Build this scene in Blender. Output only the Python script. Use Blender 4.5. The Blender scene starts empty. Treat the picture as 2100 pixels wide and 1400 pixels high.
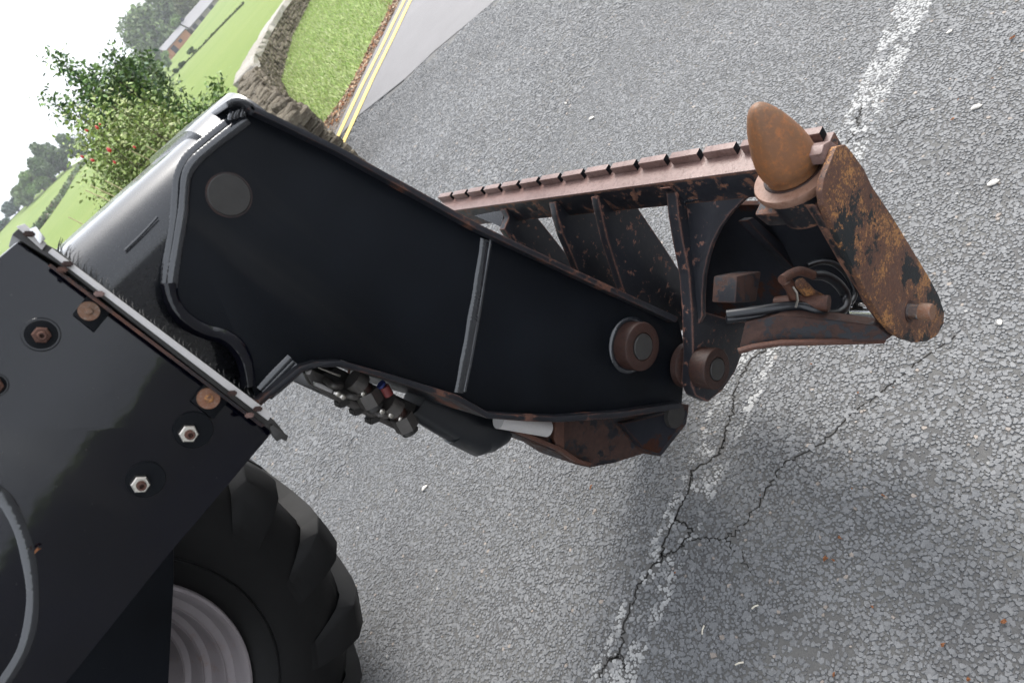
import bpy, bmesh, math, random
import numpy as np
from mathutils import Vector, Matrix
random.seed(7); RNG = np.random.default_rng(7)
SC = bpy.context.scene; COL = SC.collection
R = math.radians

# ------------------------------------------------------------------ camera
F, CX, CY = 1400.0, 1050.0, 700.0                # focal length and centre in photo pixels (2100 x 1400)
CAM = np.array([0, 0, 1.4])                      # metres above the road
def _frame():
    a = R(49.0); r = np.array([math.cos(a), -math.sin(a)]); up = np.array([-math.sin(a), -math.cos(a)])
    vy = np.array([-1050., -143.])               # vanishing point of the machine's cross axis
    p = math.atan2(vy @ up, F)
    def ray(q):
        x, y = q @ r, q @ up
        return np.array([x, y*math.sin(p)+F*math.cos(p), y*math.cos(p)-F*math.sin(p)])
    w = ray(vy); az = math.atan2(w[0], w[1]); c, s = math.cos(az), math.sin(az)
    M = np.array([[c, -s, 0], [s, c, 0], [0, 0, 1]])
    f0 = M @ ray(np.zeros(2))
    ex = M @ ray(np.array([1., 0])) - f0; ey = M @ ray(np.array([0, -1.])) - f0
    return f0/np.linalg.norm(f0), ex/np.linalg.norm(ex), ey/np.linalg.norm(ey)
FW, EX, EY = _frame()
def ray(u, v): return FW*F + EX*(u-CX) - EY*(v-CY)
def at(u, v, Y):                                 # point on the upright plane Y metres across from the camera
    d = ray(u, v); return CAM + d*(Y/d[1])
def gnd(u, v, z=0.0):
    d = ray(u, v); return CAM + d*((z-CAM[2])/d[2])
def onplane(u, v, P0, n):
    d = ray(u, v); return CAM + d*(np.dot(np.array(P0)-CAM, n)/np.dot(d, n))
cd = bpy.data.cameras.new('camera'); cam = bpy.data.objects.new('camera', cd); COL.objects.link(cam)
cam.matrix_world = Matrix(((EX[0], EY[0], -FW[0], CAM[0]), (EX[1], EY[1], -FW[1], CAM[1]), (EX[2], EY[2], -FW[2], CAM[2]), (0, 0, 0, 1)))
cd.sensor_width = 36; cd.lens = 24.0; cd.clip_start = 0.02; cd.clip_end = 6000
cd.dof.use_dof = True; cd.dof.focus_distance = 1.35; cd.dof.aperture_fstop = 8.0
SC.camera = cam

# ------------------------------------------------------------------ light
SUN_EL, SUN_AZ = 52.0, 62.0                      # az from +Y towards +X
w = bpy.data.worlds.new("World"); SC.world = w; w.use_nodes = True
nt = w.node_tree; bgn = nt.nodes['Background']
sky = nt.nodes.new('ShaderNodeTexSky'); sky.sky_type = 'NISHITA'; sky.sun_disc = False
sky.sun_elevation = R(SUN_EL); sky.sun_rotation = R(SUN_AZ); sky.air_density = 1.0; sky.dust_density = 6.0; sky.ozone_density = 1.0
hs = nt.nodes.new('ShaderNodeHueSaturation'); hs.inputs['Saturation'].default_value = 0.30
nt.links.new(sky.outputs[0], hs.inputs['Color'])
mxs = nt.nodes.new('ShaderNodeMix'); mxs.data_type = 'RGBA'; mxs.inputs[0].default_value = .6      # even cloud cover over the clear-sky gradient
nt.links.new(hs.outputs[0], mxs.inputs[6]); mxs.inputs[7].default_value = (3.75, 4.0, 4.4, 1)
nt.links.new(mxs.outputs[2], bgn.inputs['Color']); bgn.inputs['Strength'].default_value = 0.15
sd = bpy.data.lights.new('sun', 'SUN'); sd.energy = 0.9; sd.angle = R(25); sd.color = (1, .96, .9)
so = bpy.data.objects.new('sun', sd); COL.objects.link(so)
sdir = Vector((math.sin(R(SUN_AZ))*math.cos(R(SUN_EL)), math.cos(R(SUN_AZ))*math.cos(R(SUN_EL)), math.sin(R(SUN_EL))))
so.rotation_euler = sdir.to_track_quat('Z', 'Y').to_euler(); so.location = (3, 3, 12)
SC.view_settings.view_transform = 'Standard'; SC.view_settings.look = 'None'
SC.view_settings.exposure = 1.78; SC.view_settings.gamma = 1; SC.view_settings.use_curve_mapping = False
SC.render.engine = 'CYCLES'
SC.cycles.max_bounces = 6; SC.cycles.use_denoising = True

# ------------------------------------------------------------------ helpers
def link(o, parent=None):
    COL.objects.link(o)
    if parent is not None:
        o.parent = parent
        if parent.type == 'EMPTY': o.matrix_parent_inverse = Matrix.Translation(-Vector(parent.location))
    return o
def tag(o, label=None, cat=None, group=None, kind=None):
    for k, v in (('label', label), ('category', cat), ('group', group), ('kind', kind)):
        if v: o[k] = v
    return o
def empty(name, loc, label, cat, group=None):
    o = bpy.data.objects.new(name, None); o.location = loc; o.empty_display_size = .1; COL.objects.link(o)
    return tag(o, label, cat, group)
def obj(name, bm, mat, parent=None, smooth=None):
    me = bpy.data.meshes.new(name)
    bmesh.ops.recalc_face_normals(bm, faces=bm.faces[:])
    bm.to_mesh(me); bm.free(); me.materials.append(mat)
    if smooth is not None:
        me.polygons.foreach_set('use_smooth', [True]*len(me.polygons))
        try: me.set_sharp_from_angle(angle=R(smooth))
        except Exception: pass
    return link(bpy.data.objects.new(name, me), parent)
def npmesh(name, V, loops, counts, mat, cols=None, parent=None, smooth=False):
    me = bpy.data.meshes.new(name)
    V = np.asarray(V, np.float32); loops = np.asarray(loops, np.int32); counts = np.asarray(counts, np.int32)
    me.vertices.add(len(V)); me.vertices.foreach_set('co', V.ravel())
    me.loops.add(len(loops)); me.loops.foreach_set('vertex_index', loops)
    me.polygons.add(len(counts))
    me.polygons.foreach_set('loop_start', np.r_[0, np.cumsum(counts)[:-1]].astype(np.int32))
    me.polygons.foreach_set('use_smooth', np.full(len(counts), smooth))
    me.update(calc_edges=True); me.validate()
    if cols is not None:
        a = me.color_attributes.new('tint', 'FLOAT_COLOR', 'POINT')
        c = np.ones((len(V), 4), np.float32); c[:, :3] = cols; a.data.foreach_set('color', c.ravel())
    me.materials.append(mat)
    return link(bpy.data.objects.new(name, me), parent)
def slab(pts, off, bevel=0.0, seg=2, bm=None):
    """closed plate: outline pts (3D) pushed along the vector off"""
    b = bmesh.new()
    off = Vector(off)
    A = [b.verts.new(Vector(p)) for p in pts]; B = [b.verts.new(Vector(p)+off) for p in pts]
    b.faces.new(A); b.faces.new(B[::-1]); n = len(A)
    for i in range(n): b.faces.new((A[i], B[i], B[(i+1) % n], A[(i+1) % n]))
    bmesh.ops.recalc_face_normals(b, faces=b.faces[:])
    if bevel: bmesh.ops.bevel(b, geom=b.edges[:], offset=bevel, segments=seg, affect='EDGES', profile=.6, clamp_overlap=True)
    return merge(bm, b)
def merge(bm, b):
    if bm is None: return b
    me = bpy.data.meshes.new('t'); b.to_mesh(me); b.free(); bm.from_mesh(me); bpy.data.meshes.remove(me); return bm
def plate_px(px, Y, th, bevel=.0015, bm=None):
    return slab([at(u, v, Y) for u, v in px], (0, th, 0), bevel, 2, bm)
def strip_px(px, wpx):
    """closed outline of a band of wpx photo pixels, to the left (+) of the walking direction"""
    P = np.array(px, float); T = np.gradient(P, axis=0); T /= np.linalg.norm(T, axis=1)[:, None]
    N = np.c_[T[:, 1], -T[:, 0]]
    return [tuple(p) for p in P] + [tuple(p) for p in (P + N*wpx)[::-1]]
def box(c, s, rot=None, bevel=0.0, bm=None):
    b = bmesh.new(); bmesh.ops.create_cube(b, size=1)
    M = Matrix.Translation(Vector(c)) @ (rot.to_4x4() if rot is not None else Matrix()) @ Matrix.Diagonal((*s, 1))
    bmesh.ops.transform(b, matrix=M, verts=b.verts[:])
    if bevel: bmesh.ops.bevel(b, geom=b.edges[:], offset=bevel, segments=2, affect='EDGES', clamp_overlap=True)
    return merge(bm, b)
def tube(path, rad, n=10, bm=None, cap=True, squash=None):
    P = [Vector(p) for p in path]; b = bmesh.new(); rings = []
    rad = rad if hasattr(rad, '__len__') else [rad]*len(P)
    up = None
    for i, p in enumerate(P):
        t = (P[min(i+1, len(P)-1)] - P[max(i-1, 0)]).normalized()
        if up is None: up = Vector((0, 0, 1)) if abs(t.z) < .9 else Vector((1, 0, 0))
        s = t.cross(up).normalized(); up = s.cross(t).normalized()
        ring = []
        for k in range(n):
            a = 2*math.pi*k/n; d = s*math.cos(a)+up*math.sin(a)
            if squash: d = Vector((d.x, d.y*squash, d.z))
            ring.append(b.verts.new(p + d*rad[i]))
        rings.append(ring)
    for i in range(len(P)-1):
        for k in range(n): b.faces.new((rings[i][k], rings[i][(k+1) % n], rings[i+1][(k+1) % n], rings[i+1][k]))
    if cap: b.faces.new(rings[0][::-1]); b.faces.new(rings[-1])
    return merge(bm, b)
def spline(pts, n=8):
    P = np.array(pts, float); out = []
    Q = np.vstack([2*P[0]-P[1], P, 2*P[-1]-P[-2]])
    for i in range(1, len(Q)-2):
        for t in np.linspace(0, 1, n, endpoint=False):
            a, b, c, d = Q[i-1], Q[i], Q[i+1], Q[i+2]
            out.append(.5*((2*b)+(-a+c)*t+(2*a-5*b+4*c-d)*t*t+(-a+3*b-3*c+d)*t**3))
    out.append(P[-1]); return np.array(out)
def lathe(c, axis, prof, n=40, bm=None, cap=True):
    """prof = [(distance along axis, radius)]"""
    c = Vector(c); ax = Vector(axis).normalized()
    s = ax.cross(Vector((0, 0, 1)) if abs(ax.z) < .9 else Vector((1, 0, 0))).normalized(); u = s.cross(ax)
    b = bmesh.new(); rings = []
    for h, r in prof:
        if r < 1e-5: rings.append([b.verts.new(c+ax*h)]); continue
        rings.append([b.verts.new(c+ax*h+(s*math.cos(2*math.pi*k/n)+u*math.sin(2*math.pi*k/n))*r) for k in range(n)])
    for A, B in zip(rings, rings[1:]):
        for k in range(n):
            q = [A[k % len(A)], A[(k+1) % len(A)], B[(k+1) % len(B)], B[k % len(B)]]
            q = list(dict.fromkeys(q))
            if len(q) > 2: b.faces.new(q)
    for ring, rev in ((rings[0], 1), (rings[-1], 0)):
        if cap and len(ring) > 2: b.faces.new(ring[::-1] if rev else ring)
    return merge(bm, b)
def bead(path, r, Y, squash=.55, step=.0035, rip=1.0):
    """weld bead with ripples lying on the face at Y"""
    P = spline(path, 24); L = np.r_[0, np.cumsum(np.linalg.norm(np.diff(P, axis=0), axis=1))]
    S = np.arange(0, L[-1], step/2); Q = np.c_[[np.interp(S, L, P[:, i]) for i in range(3)]].T
    rad = [r*(1+rip*.025*math.sin(2*math.pi*s/(step*1.6))+.10*math.sin(s*60+r*999)*math.sin(s*31+1)+rip*random.uniform(-.02, .02)) for s in S]
    Q[:, 1] += [rip*random.uniform(-.02, .02)*r for _ in S]
    return tube(Q, rad, 8, squash=squash)

# ------------------------------------------------------------------ materials
class NT:
    def __init__(s, name):
        s.m = bpy.data.materials.new(name); s.m.use_nodes = True; s.t = s.m.node_tree; s.b = s.t.nodes['Principled BSDF']
    def n(s, typ, **kw):
        x = s.t.nodes.new(typ)
        for k, v in kw.items():
            if k in x.inputs: x.inputs[k].default_value = v
            else: setattr(x, k, v)
        return x
    def l(s, a, b): s.t.links.new(a, b)
    def coord(s):
        return s.n('ShaderNodeTexCoord').outputs['Object']
    def noise(s, scale, detail=4, rough=.6, co=None, stretch=None):
        x = s.n('ShaderNodeTexNoise', Scale=scale, Detail=detail, Roughness=rough)
        co = co or s.coord()
        if stretch:
            mp = s.n('ShaderNodeMapping'); mp.inputs['Scale'].default_value = stretch; s.l(co, mp.inputs['Vector']); co = mp.outputs[0]
        s.l(co, x.inputs['Vector']); return x.outputs['Fac']
    def ramp(s, fac, stops, interp='LINEAR'):
        r = s.n('ShaderNodeValToRGB'); e = r.color_ramp.elements; r.color_ramp.interpolation = interp
        while len(e) < len(stops): e.new(.5)
        for i, (p, c) in enumerate(stops):
            e[i].position = p; c = (c, c, c) if not hasattr(c, '__len__') else c; e[i].color = (*c, 1)
        s.l(fac, r.inputs[0]); return r.outputs[0]
    def mix(s, fac, a, b, blend='MIX'):
        m = s.n('ShaderNodeMix', data_type='RGBA', blend_type=blend)
        for sock, v in ((m.inputs[0], fac), (m.inputs[6], a), (m.inputs[7], b)):
            if hasattr(v, 'default_value') or hasattr(v, 'is_linked'): s.l(v, sock)
            elif hasattr(v, '__len__'): sock.default_value = (*v, 1)
            else: sock.default_value = v
        return m.outputs[2]
    def math(s, op, a, b=0.0):
        m = s.n('ShaderNodeMath', operation=op)
        for sock, v in ((m.inputs[0], a), (m.inputs[1], b)):
            if isinstance(v, (int, float)): sock.default_value = v
            else: s.l(v, sock)
        return m.outputs[0]
    def edge(s, radius=.006, gain=3.0):
        bv = s.n('ShaderNodeBevel', samples=4); bv.inputs['Radius'].default_value = radius
        ge = s.n('ShaderNodeNewGeometry'); d = s.n('ShaderNodeVectorMath', operation='DOT_PRODUCT')
        s.l(bv.outputs[0], d.inputs[0]); s.l(ge.outputs['Normal'], d.inputs[1])
        return s.math('MULTIPLY', s.math('SUBTRACT', 1.0, d.outputs['Value']), gain)
    def bump(s, h, strength=.3, dist=.001):
        b = s.n('ShaderNodeBump'); b.inputs['Strength'].default_value = strength; b.inputs['Distance'].default_value = dist
        s.l(h, b.inputs['Height']); s.l(b.outputs[0], s.b.inputs['Normal'])
    def set(s, **kw):
        for k, v in kw.items():
            k = {'color': 'Base Color', 'rough': 'Roughness', 'metal': 'Metallic', 'spec': 'Specular IOR Level', 'coat': 'Coat Weight', 'coat_rough': 'Coat Roughness'}.get(k, k)
            i = s.b.inputs[k]
            if isinstance(v, (int, float)): i.default_value = v
            elif hasattr(v, '__len__'): i.default_value = (*v, 1)
            else: s.l(v, i)
        return s.m
def paint(name, rough=.3, spec=.4, rust=.0, wav=.25, base=(.0065, .007, .009), edge_gain=1.0, scale=14, rustA=(.085, .032, .018), rustB=(.22, .085, .03)):
    n = NT(name)
    big = n.noise(3.0, 3); fine = n.noise(120, 4, .7); mid = n.noise(scale, 6, .68)
    col = n.mix(n.ramp(big, [(.35, 0), (.75, 1)]), base, tuple(c*2.6+.0003 for c in base))
    smear = n.ramp(n.noise(9, 5, .6, stretch=(1, 1, .12)), [(.60, 0), (.78, .22)]); col = n.mix(smear, col, (.035, .032, .028))
    dust = n.ramp(n.noise(260, 2, .5), [(.70, 0), (.78, .25)])
    col = n.mix(dust, col, (.08, .075, .065))
    rr = n.ramp(fine, [(.2, rough*.85), (.8, rough*1.3)])
    if rust > 0:
        e = n.edge(.007, 2.6*edge_gain)
        m = n.math('ADD', mid, n.math('MULTIPLY', e, .55))
        m = n.math('ADD', m, n.math('MULTIPLY', n.noise(scale*6, 4, .7), .18))
        lo = 1.02 - rust*.5
        mask = n.ramp(m, [(lo-.09, 0), (lo-.07, 1)])
        rc = n.mix(n.ramp(n.noise(90, 5, .75), [(.35, 0), (.7, 1)]), rustA, rustB)
        col = n.mix(mask, col, rc); rr = n.mix(mask, rr, (.75, .75, .75))
        h = n.mix(mask, n.noise(40, 2), n.mix(1.0, (.2, .2, .2), n.noise(240, 4, .7), 'MULTIPLY'))
        n.bump(h, .35, .0015)
    else:
        n.bump(n.noise(38, 2, .4), wav, .0012)
    return n.set(color=col, rough=rr, spec=spec)
M = {}
M['gloss_black'] = paint('gloss black paint', .07, .45, 0, .16, (.0006, .0008, .0028))
M['satin_black'] = paint('satin black paint', .40, .10, 0, .10, (.0026, .0032, .0044))
M['tube_black'] = paint('sheen black paint on boom tube', .26, .30, 0, .06, (.005, .0055, .007)); _b = M['tube_black'].node_tree.nodes['Principled BSDF']; _b.inputs['Coat Weight'].default_value = .8; _b.inputs['Coat Roughness'].default_value = .10
M['weld'] = paint('painted weld bead', .16, .5, 0, .25, (.008, .009, .011)); _b = M['weld'].node_tree.nodes['Principled BSDF']; _b.inputs['Coat Weight'].default_value = .8; _b.inputs['Coat Roughness'].default_value = .10
M['flange'] = paint('chipped flange paint', .4, .3, .52, .2, edge_gain=.25, scale=9, rustA=(.055, .026, .020), rustB=(.12, .052, .032))
M['chipped'] = paint('chipped black paint over rust', .35, .4, .50, .2, edge_gain=.8, scale=34, rustA=(.075, .036, .030), rustB=(.17, .085, .06))
M['chipped_heavy'] = paint('flaking black paint over rust', .4, .4, .58, .2, edge_gain=1.15, scale=34, rustA=(.065, .030, .023), rustB=(.20, .095, .055))
M['rib_paint'] = paint('black rib paint worn at edges', .38, .3, .47, .2, edge_gain=2.4, scale=60, rustA=(.075, .036, .030), rustB=(.19, .09, .06))
M['brown_chipped'] = paint('brown rust with black paint left', .5, .3, .74, .2, edge_gain=1.0, scale=24, rustA=(.026, .0135, .0105), rustB=(.052, .025, .018))
M['dark_inner'] = paint('dull black paint with rust blush', .6, .10, .50, .2, scale=6, rustA=(.022, .009, .006), rustB=(.05, .018, .010))
def rusty(name, a, b, c, flake=None, rough=.7, scale=24, thr=.56):
    n = NT(name)
    col = n.mix(n.ramp(n.noise(scale*.35, 5, .65), [(.32, 0), (.68, 1)]), a, b)
    col = n.mix(n.ramp(n.noise(scale*5, 5, .75), [(.5, 0), (.72, 1)]), col, c)
    if flake:
        blot = n.noise(scale*.42, 7, .72)
        mk = n.ramp(n.math('ADD', blot, n.math('MULTIPLY', n.noise(scale*7, 4, .7), .12)), [(thr+.06, 0), (thr+.075, 1)])
        orange = n.ramp(n.math('ADD', n.math('MULTIPLY', n.noise(scale*.8, 5, .7), .7), n.math('MULTIPLY', n.noise(scale*11, 5, .8), .9)), [(.83, 0), (.91, .85)])
        col = n.mix(orange, col, (.32, .15, .05))
        col = n.mix(mk, col, flake)
    n.bump(n.noise(scale*8, 6, .75), .5, .0016)
    return n.set(color=col, rough=rough, spec=.3)
M['rust_plate'] = rusty('rusted cheek plate', (.060, .030, .021), (.090, .044, .030), (.16, .07, .035), (.010, .012, .013), .62, 20, .555)
M['rust_cone'] = rusty('orange rusted cone', (.105, .062, .036), (.215, .090, .038), (.30, .11, .035), None, .45, 20)
M['rust_collar'] = rusty('worn pale rust collar', (.17, .098, .072), (.24, .13, .085), (.13, .06, .035), None, .38, 18)
M['rust_brown'] = rusty('brown rust', (.050, .022, .015), (.075, .034, .023), (.11, .048, .03), None, .55, 30)
M['rust_rail'] = rusty('worn brown rail', (.12, .070, .060), (.19, .125, .11), (.075, .038, .030), None, .30, 26)
M['rust_pin'] = rusty('rust brown pin collar', (.018, .0085, .0065), (.030, .0130, .0095), (.046, .019, .012), None, .5, 30)
M['rust_washer'] = rusty('rusted washer', (.13, .078, .048), (.17, .066, .032), (.21, .17, .14), None, .45, 60)
def simple(name, c, rough=.5, metal=0., spec=.5, var=.25, nscale=60, bump=.15, dist=.0006):
    n = NT(name); f = n.noise(nscale, 4, .65)
    col = n.mix(f, tuple(x*(1-var) for x in c), tuple(min(1, x*(1+var)) for x in c))
    n.bump(f, bump, dist); return n.set(color=col, rough=rough, metal=metal, spec=spec)
M['chrome'] = simple('polished steel rod', (.62, .61, .60), .12, 1.0, .5, .05, 40, .02)
M['steel'] = simple('stainless nut', (.50, .47, .42), .28, 1.0, .5, .25, 200, .1)
M['zinc'] = simple('dull zinc strip', (.42, .40, .385), .45, .15, .5, .12, 300, .1)
M['rubber'] = simple('tyre rubber', (.0042, .0041, .0041), .5, 0, .2, .35, 20, .3, .002)
M['hose'] = simple('black rubber hose', (.007, .008, .010), .32, 0, .5, .2, 80, .05)
M['dark_metal'] = simple('grimy dark metal', (.030, .028, .026), .45, .2, .4, .4, 50, .3)
M['fitting'] = simple('grey grimy fitting', (.075, .068, .062), .4, .3, .5, .4, 70, .2)
M['red'] = simple('red collar', (.14, .022, .02), .6); M['blue'] = simple('blue cap', (.012, .02, .10), .6)
M['bristle'] = simple('grey brush bristle', (.018, .018, .018), .7)
def rim_mat():
    n = NT('dusty brown wheel rim')
    col = n.mix(n.noise(9, 4), (.19, .165, .17), (.29, .26, .265))
    col = n.mix(n.ramp(n.noise(14, 5, .7), [(.58, 0), (.80, .7)]), col, (.20, .09, .06))
    n.bump(n.noise(80, 4), .1, .001); return n.set(color=col, rough=.6)
M['rim'] = rim_mat()

# ================================================================== SETTING
def tinted(name, rough=.8, spec=.3, bump=None, noise_amt=.25, nscale=400, transl=0.0, subtle=None):
    n = NT(name); a = n.n('ShaderNodeVertexColor', layer_name='tint')
    f = n.noise(nscale, 3, .6)
    col = n.mix(n.ramp(f, [(.2, 1-noise_amt), (.8, 1+noise_amt)]), (0, 0, 0), a.outputs[0]) if False else n.mix(1.0, a.outputs[0], n.ramp(f, [(.25, 1-noise_amt), (.75, 1.0)]), 'MULTIPLY')
    if bump: n.bump(n.noise(bump, 4, .7), .4, .001)
    if transl: n.b.inputs['Transmission Weight'].default_value = 0
    return n.set(color=col, rough=rough, spec=spec)
# white line centre from the photo: two edges on the ground
WL_A = (gnd(1250, 1400)+gnd(1215, 1400))/2; WL0 = (gnd(1253, 1400))[:2]; WL1 = (gnd(1868, 20))[:2]
WD = (WL1-WL0)/np.linalg.norm(WL1-WL0); WN = np.array([-WD[1], WD[0]])
CRACKS = [[(1225, 1400), (1247, 1355), (1272, 1340), (1285, 1270), (1312, 1200), (1355, 1145), (1395, 1125), (1420, 1090), (1385, 1060)], [(1355, 1145), (1372, 1090), (1420, 1000), (1418, 965), (1475, 935), (1487, 900), (1500, 850), (1515, 790), (1540, 740), (1600, 700)],
          [(1420, 1110), (1490, 1105), (1520, 1085), (1560, 1030), (1600, 960), (1690, 905), (1760, 840), (1850, 770), (1960, 690)], [(1510, 1130), (1545, 1180)], [(1490, 1105), (1515, 1145)],
          [(1735, 300), (1760, 262), (1758, 245), (1770, 222)], [(1755, 290), (1800, 275), (1900, 235)], [(1247, 1355), (1275, 1345), (1285, 1372)]]
CR = []
for c in CRACKS:
    P = np.array([gnd(u, v)[:2] for u, v in c]); Q = []
    for a, b in zip(P, P[1:]):
        for t in np.linspace(0, 1, 10, endpoint=False): Q.append(a+(b-a)*t)
    Q = np.array(Q+[P[-1]]); Q[1:-1] += RNG.normal(0, .0042, (len(Q)-2, 2)); CR.append(Q)
CRACK_W = [.0038, .0040, .0028, .0021, .0022, .0034, .0024, .0026]
def in_poly(P, poly):
    x, y = P[:, 0], P[:, 1]; c = np.zeros(len(P), bool); j = len(poly)-1
    for i in range(len(poly)):
        xi, yi = poly[i]; xj, yj = poly[j]
        c ^= ((yi > y) != (yj > y)) & (x < (xj-xi)*(y-yi)/(yj-yi+1e-12)+xi); j = i
    return c
def seg_dist(P, Q):
    d = np.full(len(P), 9.)
    for a, b in zip(Q, Q[1:]):
        ab = b-a; t = np.clip(((P-a) @ ab)/max(ab @ ab, 1e-12), 0, 1); d = np.minimum(d, np.linalg.norm(P-(a+t[:, None]*ab), axis=1))
    return d
def vnoise(P, s, seed=0):
    g = np.random.default_rng(seed).random((64, 64)); q = P/s; i = np.floor(q).astype(int); f = q-i; f = f*f*(3-2*f)
    G = lambda dx, dy: g[(i[:, 0]+dx) % 64, (i[:, 1]+dy) % 64]
    return (G(0, 0)*(1-f[:, 0])+G(1, 0)*f[:, 0])*(1-f[:, 1])+(G(0, 1)*(1-f[:, 0])+G(1, 1)*f[:, 0])*f[:, 1]

def road_mat():
    n = NT('chipped asphalt'); co = n.coord()
    v = n.n('ShaderNodeTexVoronoi', Scale=95, feature='F1'); n.l(co, v.inputs['Vector'])
    e = n.n('ShaderNodeTexVoronoi', Scale=95, feature='DISTANCE_TO_EDGE'); n.l(co, e.inputs['Vector'])
    sep = n.n('ShaderNodeSeparateColor'); n.l(v.outputs['Color'], sep.inputs[0])
    stone = n.ramp(sep.outputs[0], [(0, (.085, .087, .089)), (.6, (.125, .126, .128)), (.93, (.16, .158, .15)), (.99, (.30, .28, .25))])
    gap = n.ramp(e.outputs['Distance'], [(.02, 0), (.16, 1)])
    stone = n.mix(n.ramp(n.noise(.9, 4, .6, co), [(.3, .78), (.7, 1.12)]), (0, 0, 0), stone)
    # near the camera real chippings lie on the sheet: there only the bitumen shows
    col = n.mix(gap, (.035, .034, .032), stone)
    sx = n.n('ShaderNodeSeparateXYZ'); n.l(co, sx.inputs[0])
    n.bump(n.ramp(e.outputs['Distance'], [(0, 0), (.35, 1)]), .8, .006)
    return n.set(color=col, rough=.62, spec=.4)
def bitumen_mat():
    n = NT('bitumen between chippings'); co = n.coord()
    col = n.mix(n.ramp(n.noise(4, 5, .6, co), [(.4, 0), (.7, 1)]), (.072, .071, .070), (.098, .096, .090))
    n.bump(n.noise(180, 4, .7, co), .5, .003); return n.set(color=col, rough=.7, spec=.3)
NX0, NX1, NY0, NY1 = -.75, 3.3, .12, 2.7        # patch of road with modelled chippings
YE0 = gnd(690, 290)[:2]; YE1 = gnd(780, 100)[:2]; YE2 = gnd(830, 0)[:2]
yd0 = (YE0-YE1)/np.linalg.norm(YE0-YE1); yd1 = (YE2-YE1)/np.linalg.norm(YE2-YE1)
yl = [YE0+yd0*9, YE0, YE1, YE2, YE2+yd1*40]      # left edge of the outer yellow line
edge = [p + np.array([-.55, .85])*.12 for p in yl]
def sheet(name, poly, z, mat, kind='structure', th=0):
    bm = bmesh.new(); vs = [bm.verts.new((p[0], p[1], z)) for p in poly]; f = bm.faces.new(vs)
    if f.normal.z < 0: f.normal_flip()
    bmesh.ops.triangulate(bm, faces=bm.faces[:])
    return tag(obj(name, bm, mat), kind=kind)
rd = [(-45, -40), (70, -40), (70, 30)] + [tuple(p) for p in edge[::-1]] + [(-45, edge[0][1]-15)]
sheet('road', rd, 0, road_mat())
sheet('road_bed', [(NX0, NY0), (NX1, NY0), (NX1, NY1), (6.2, NY1), (6.2, 6.0), (NX0, 6.0)], .004, bitumen_mat())

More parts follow.
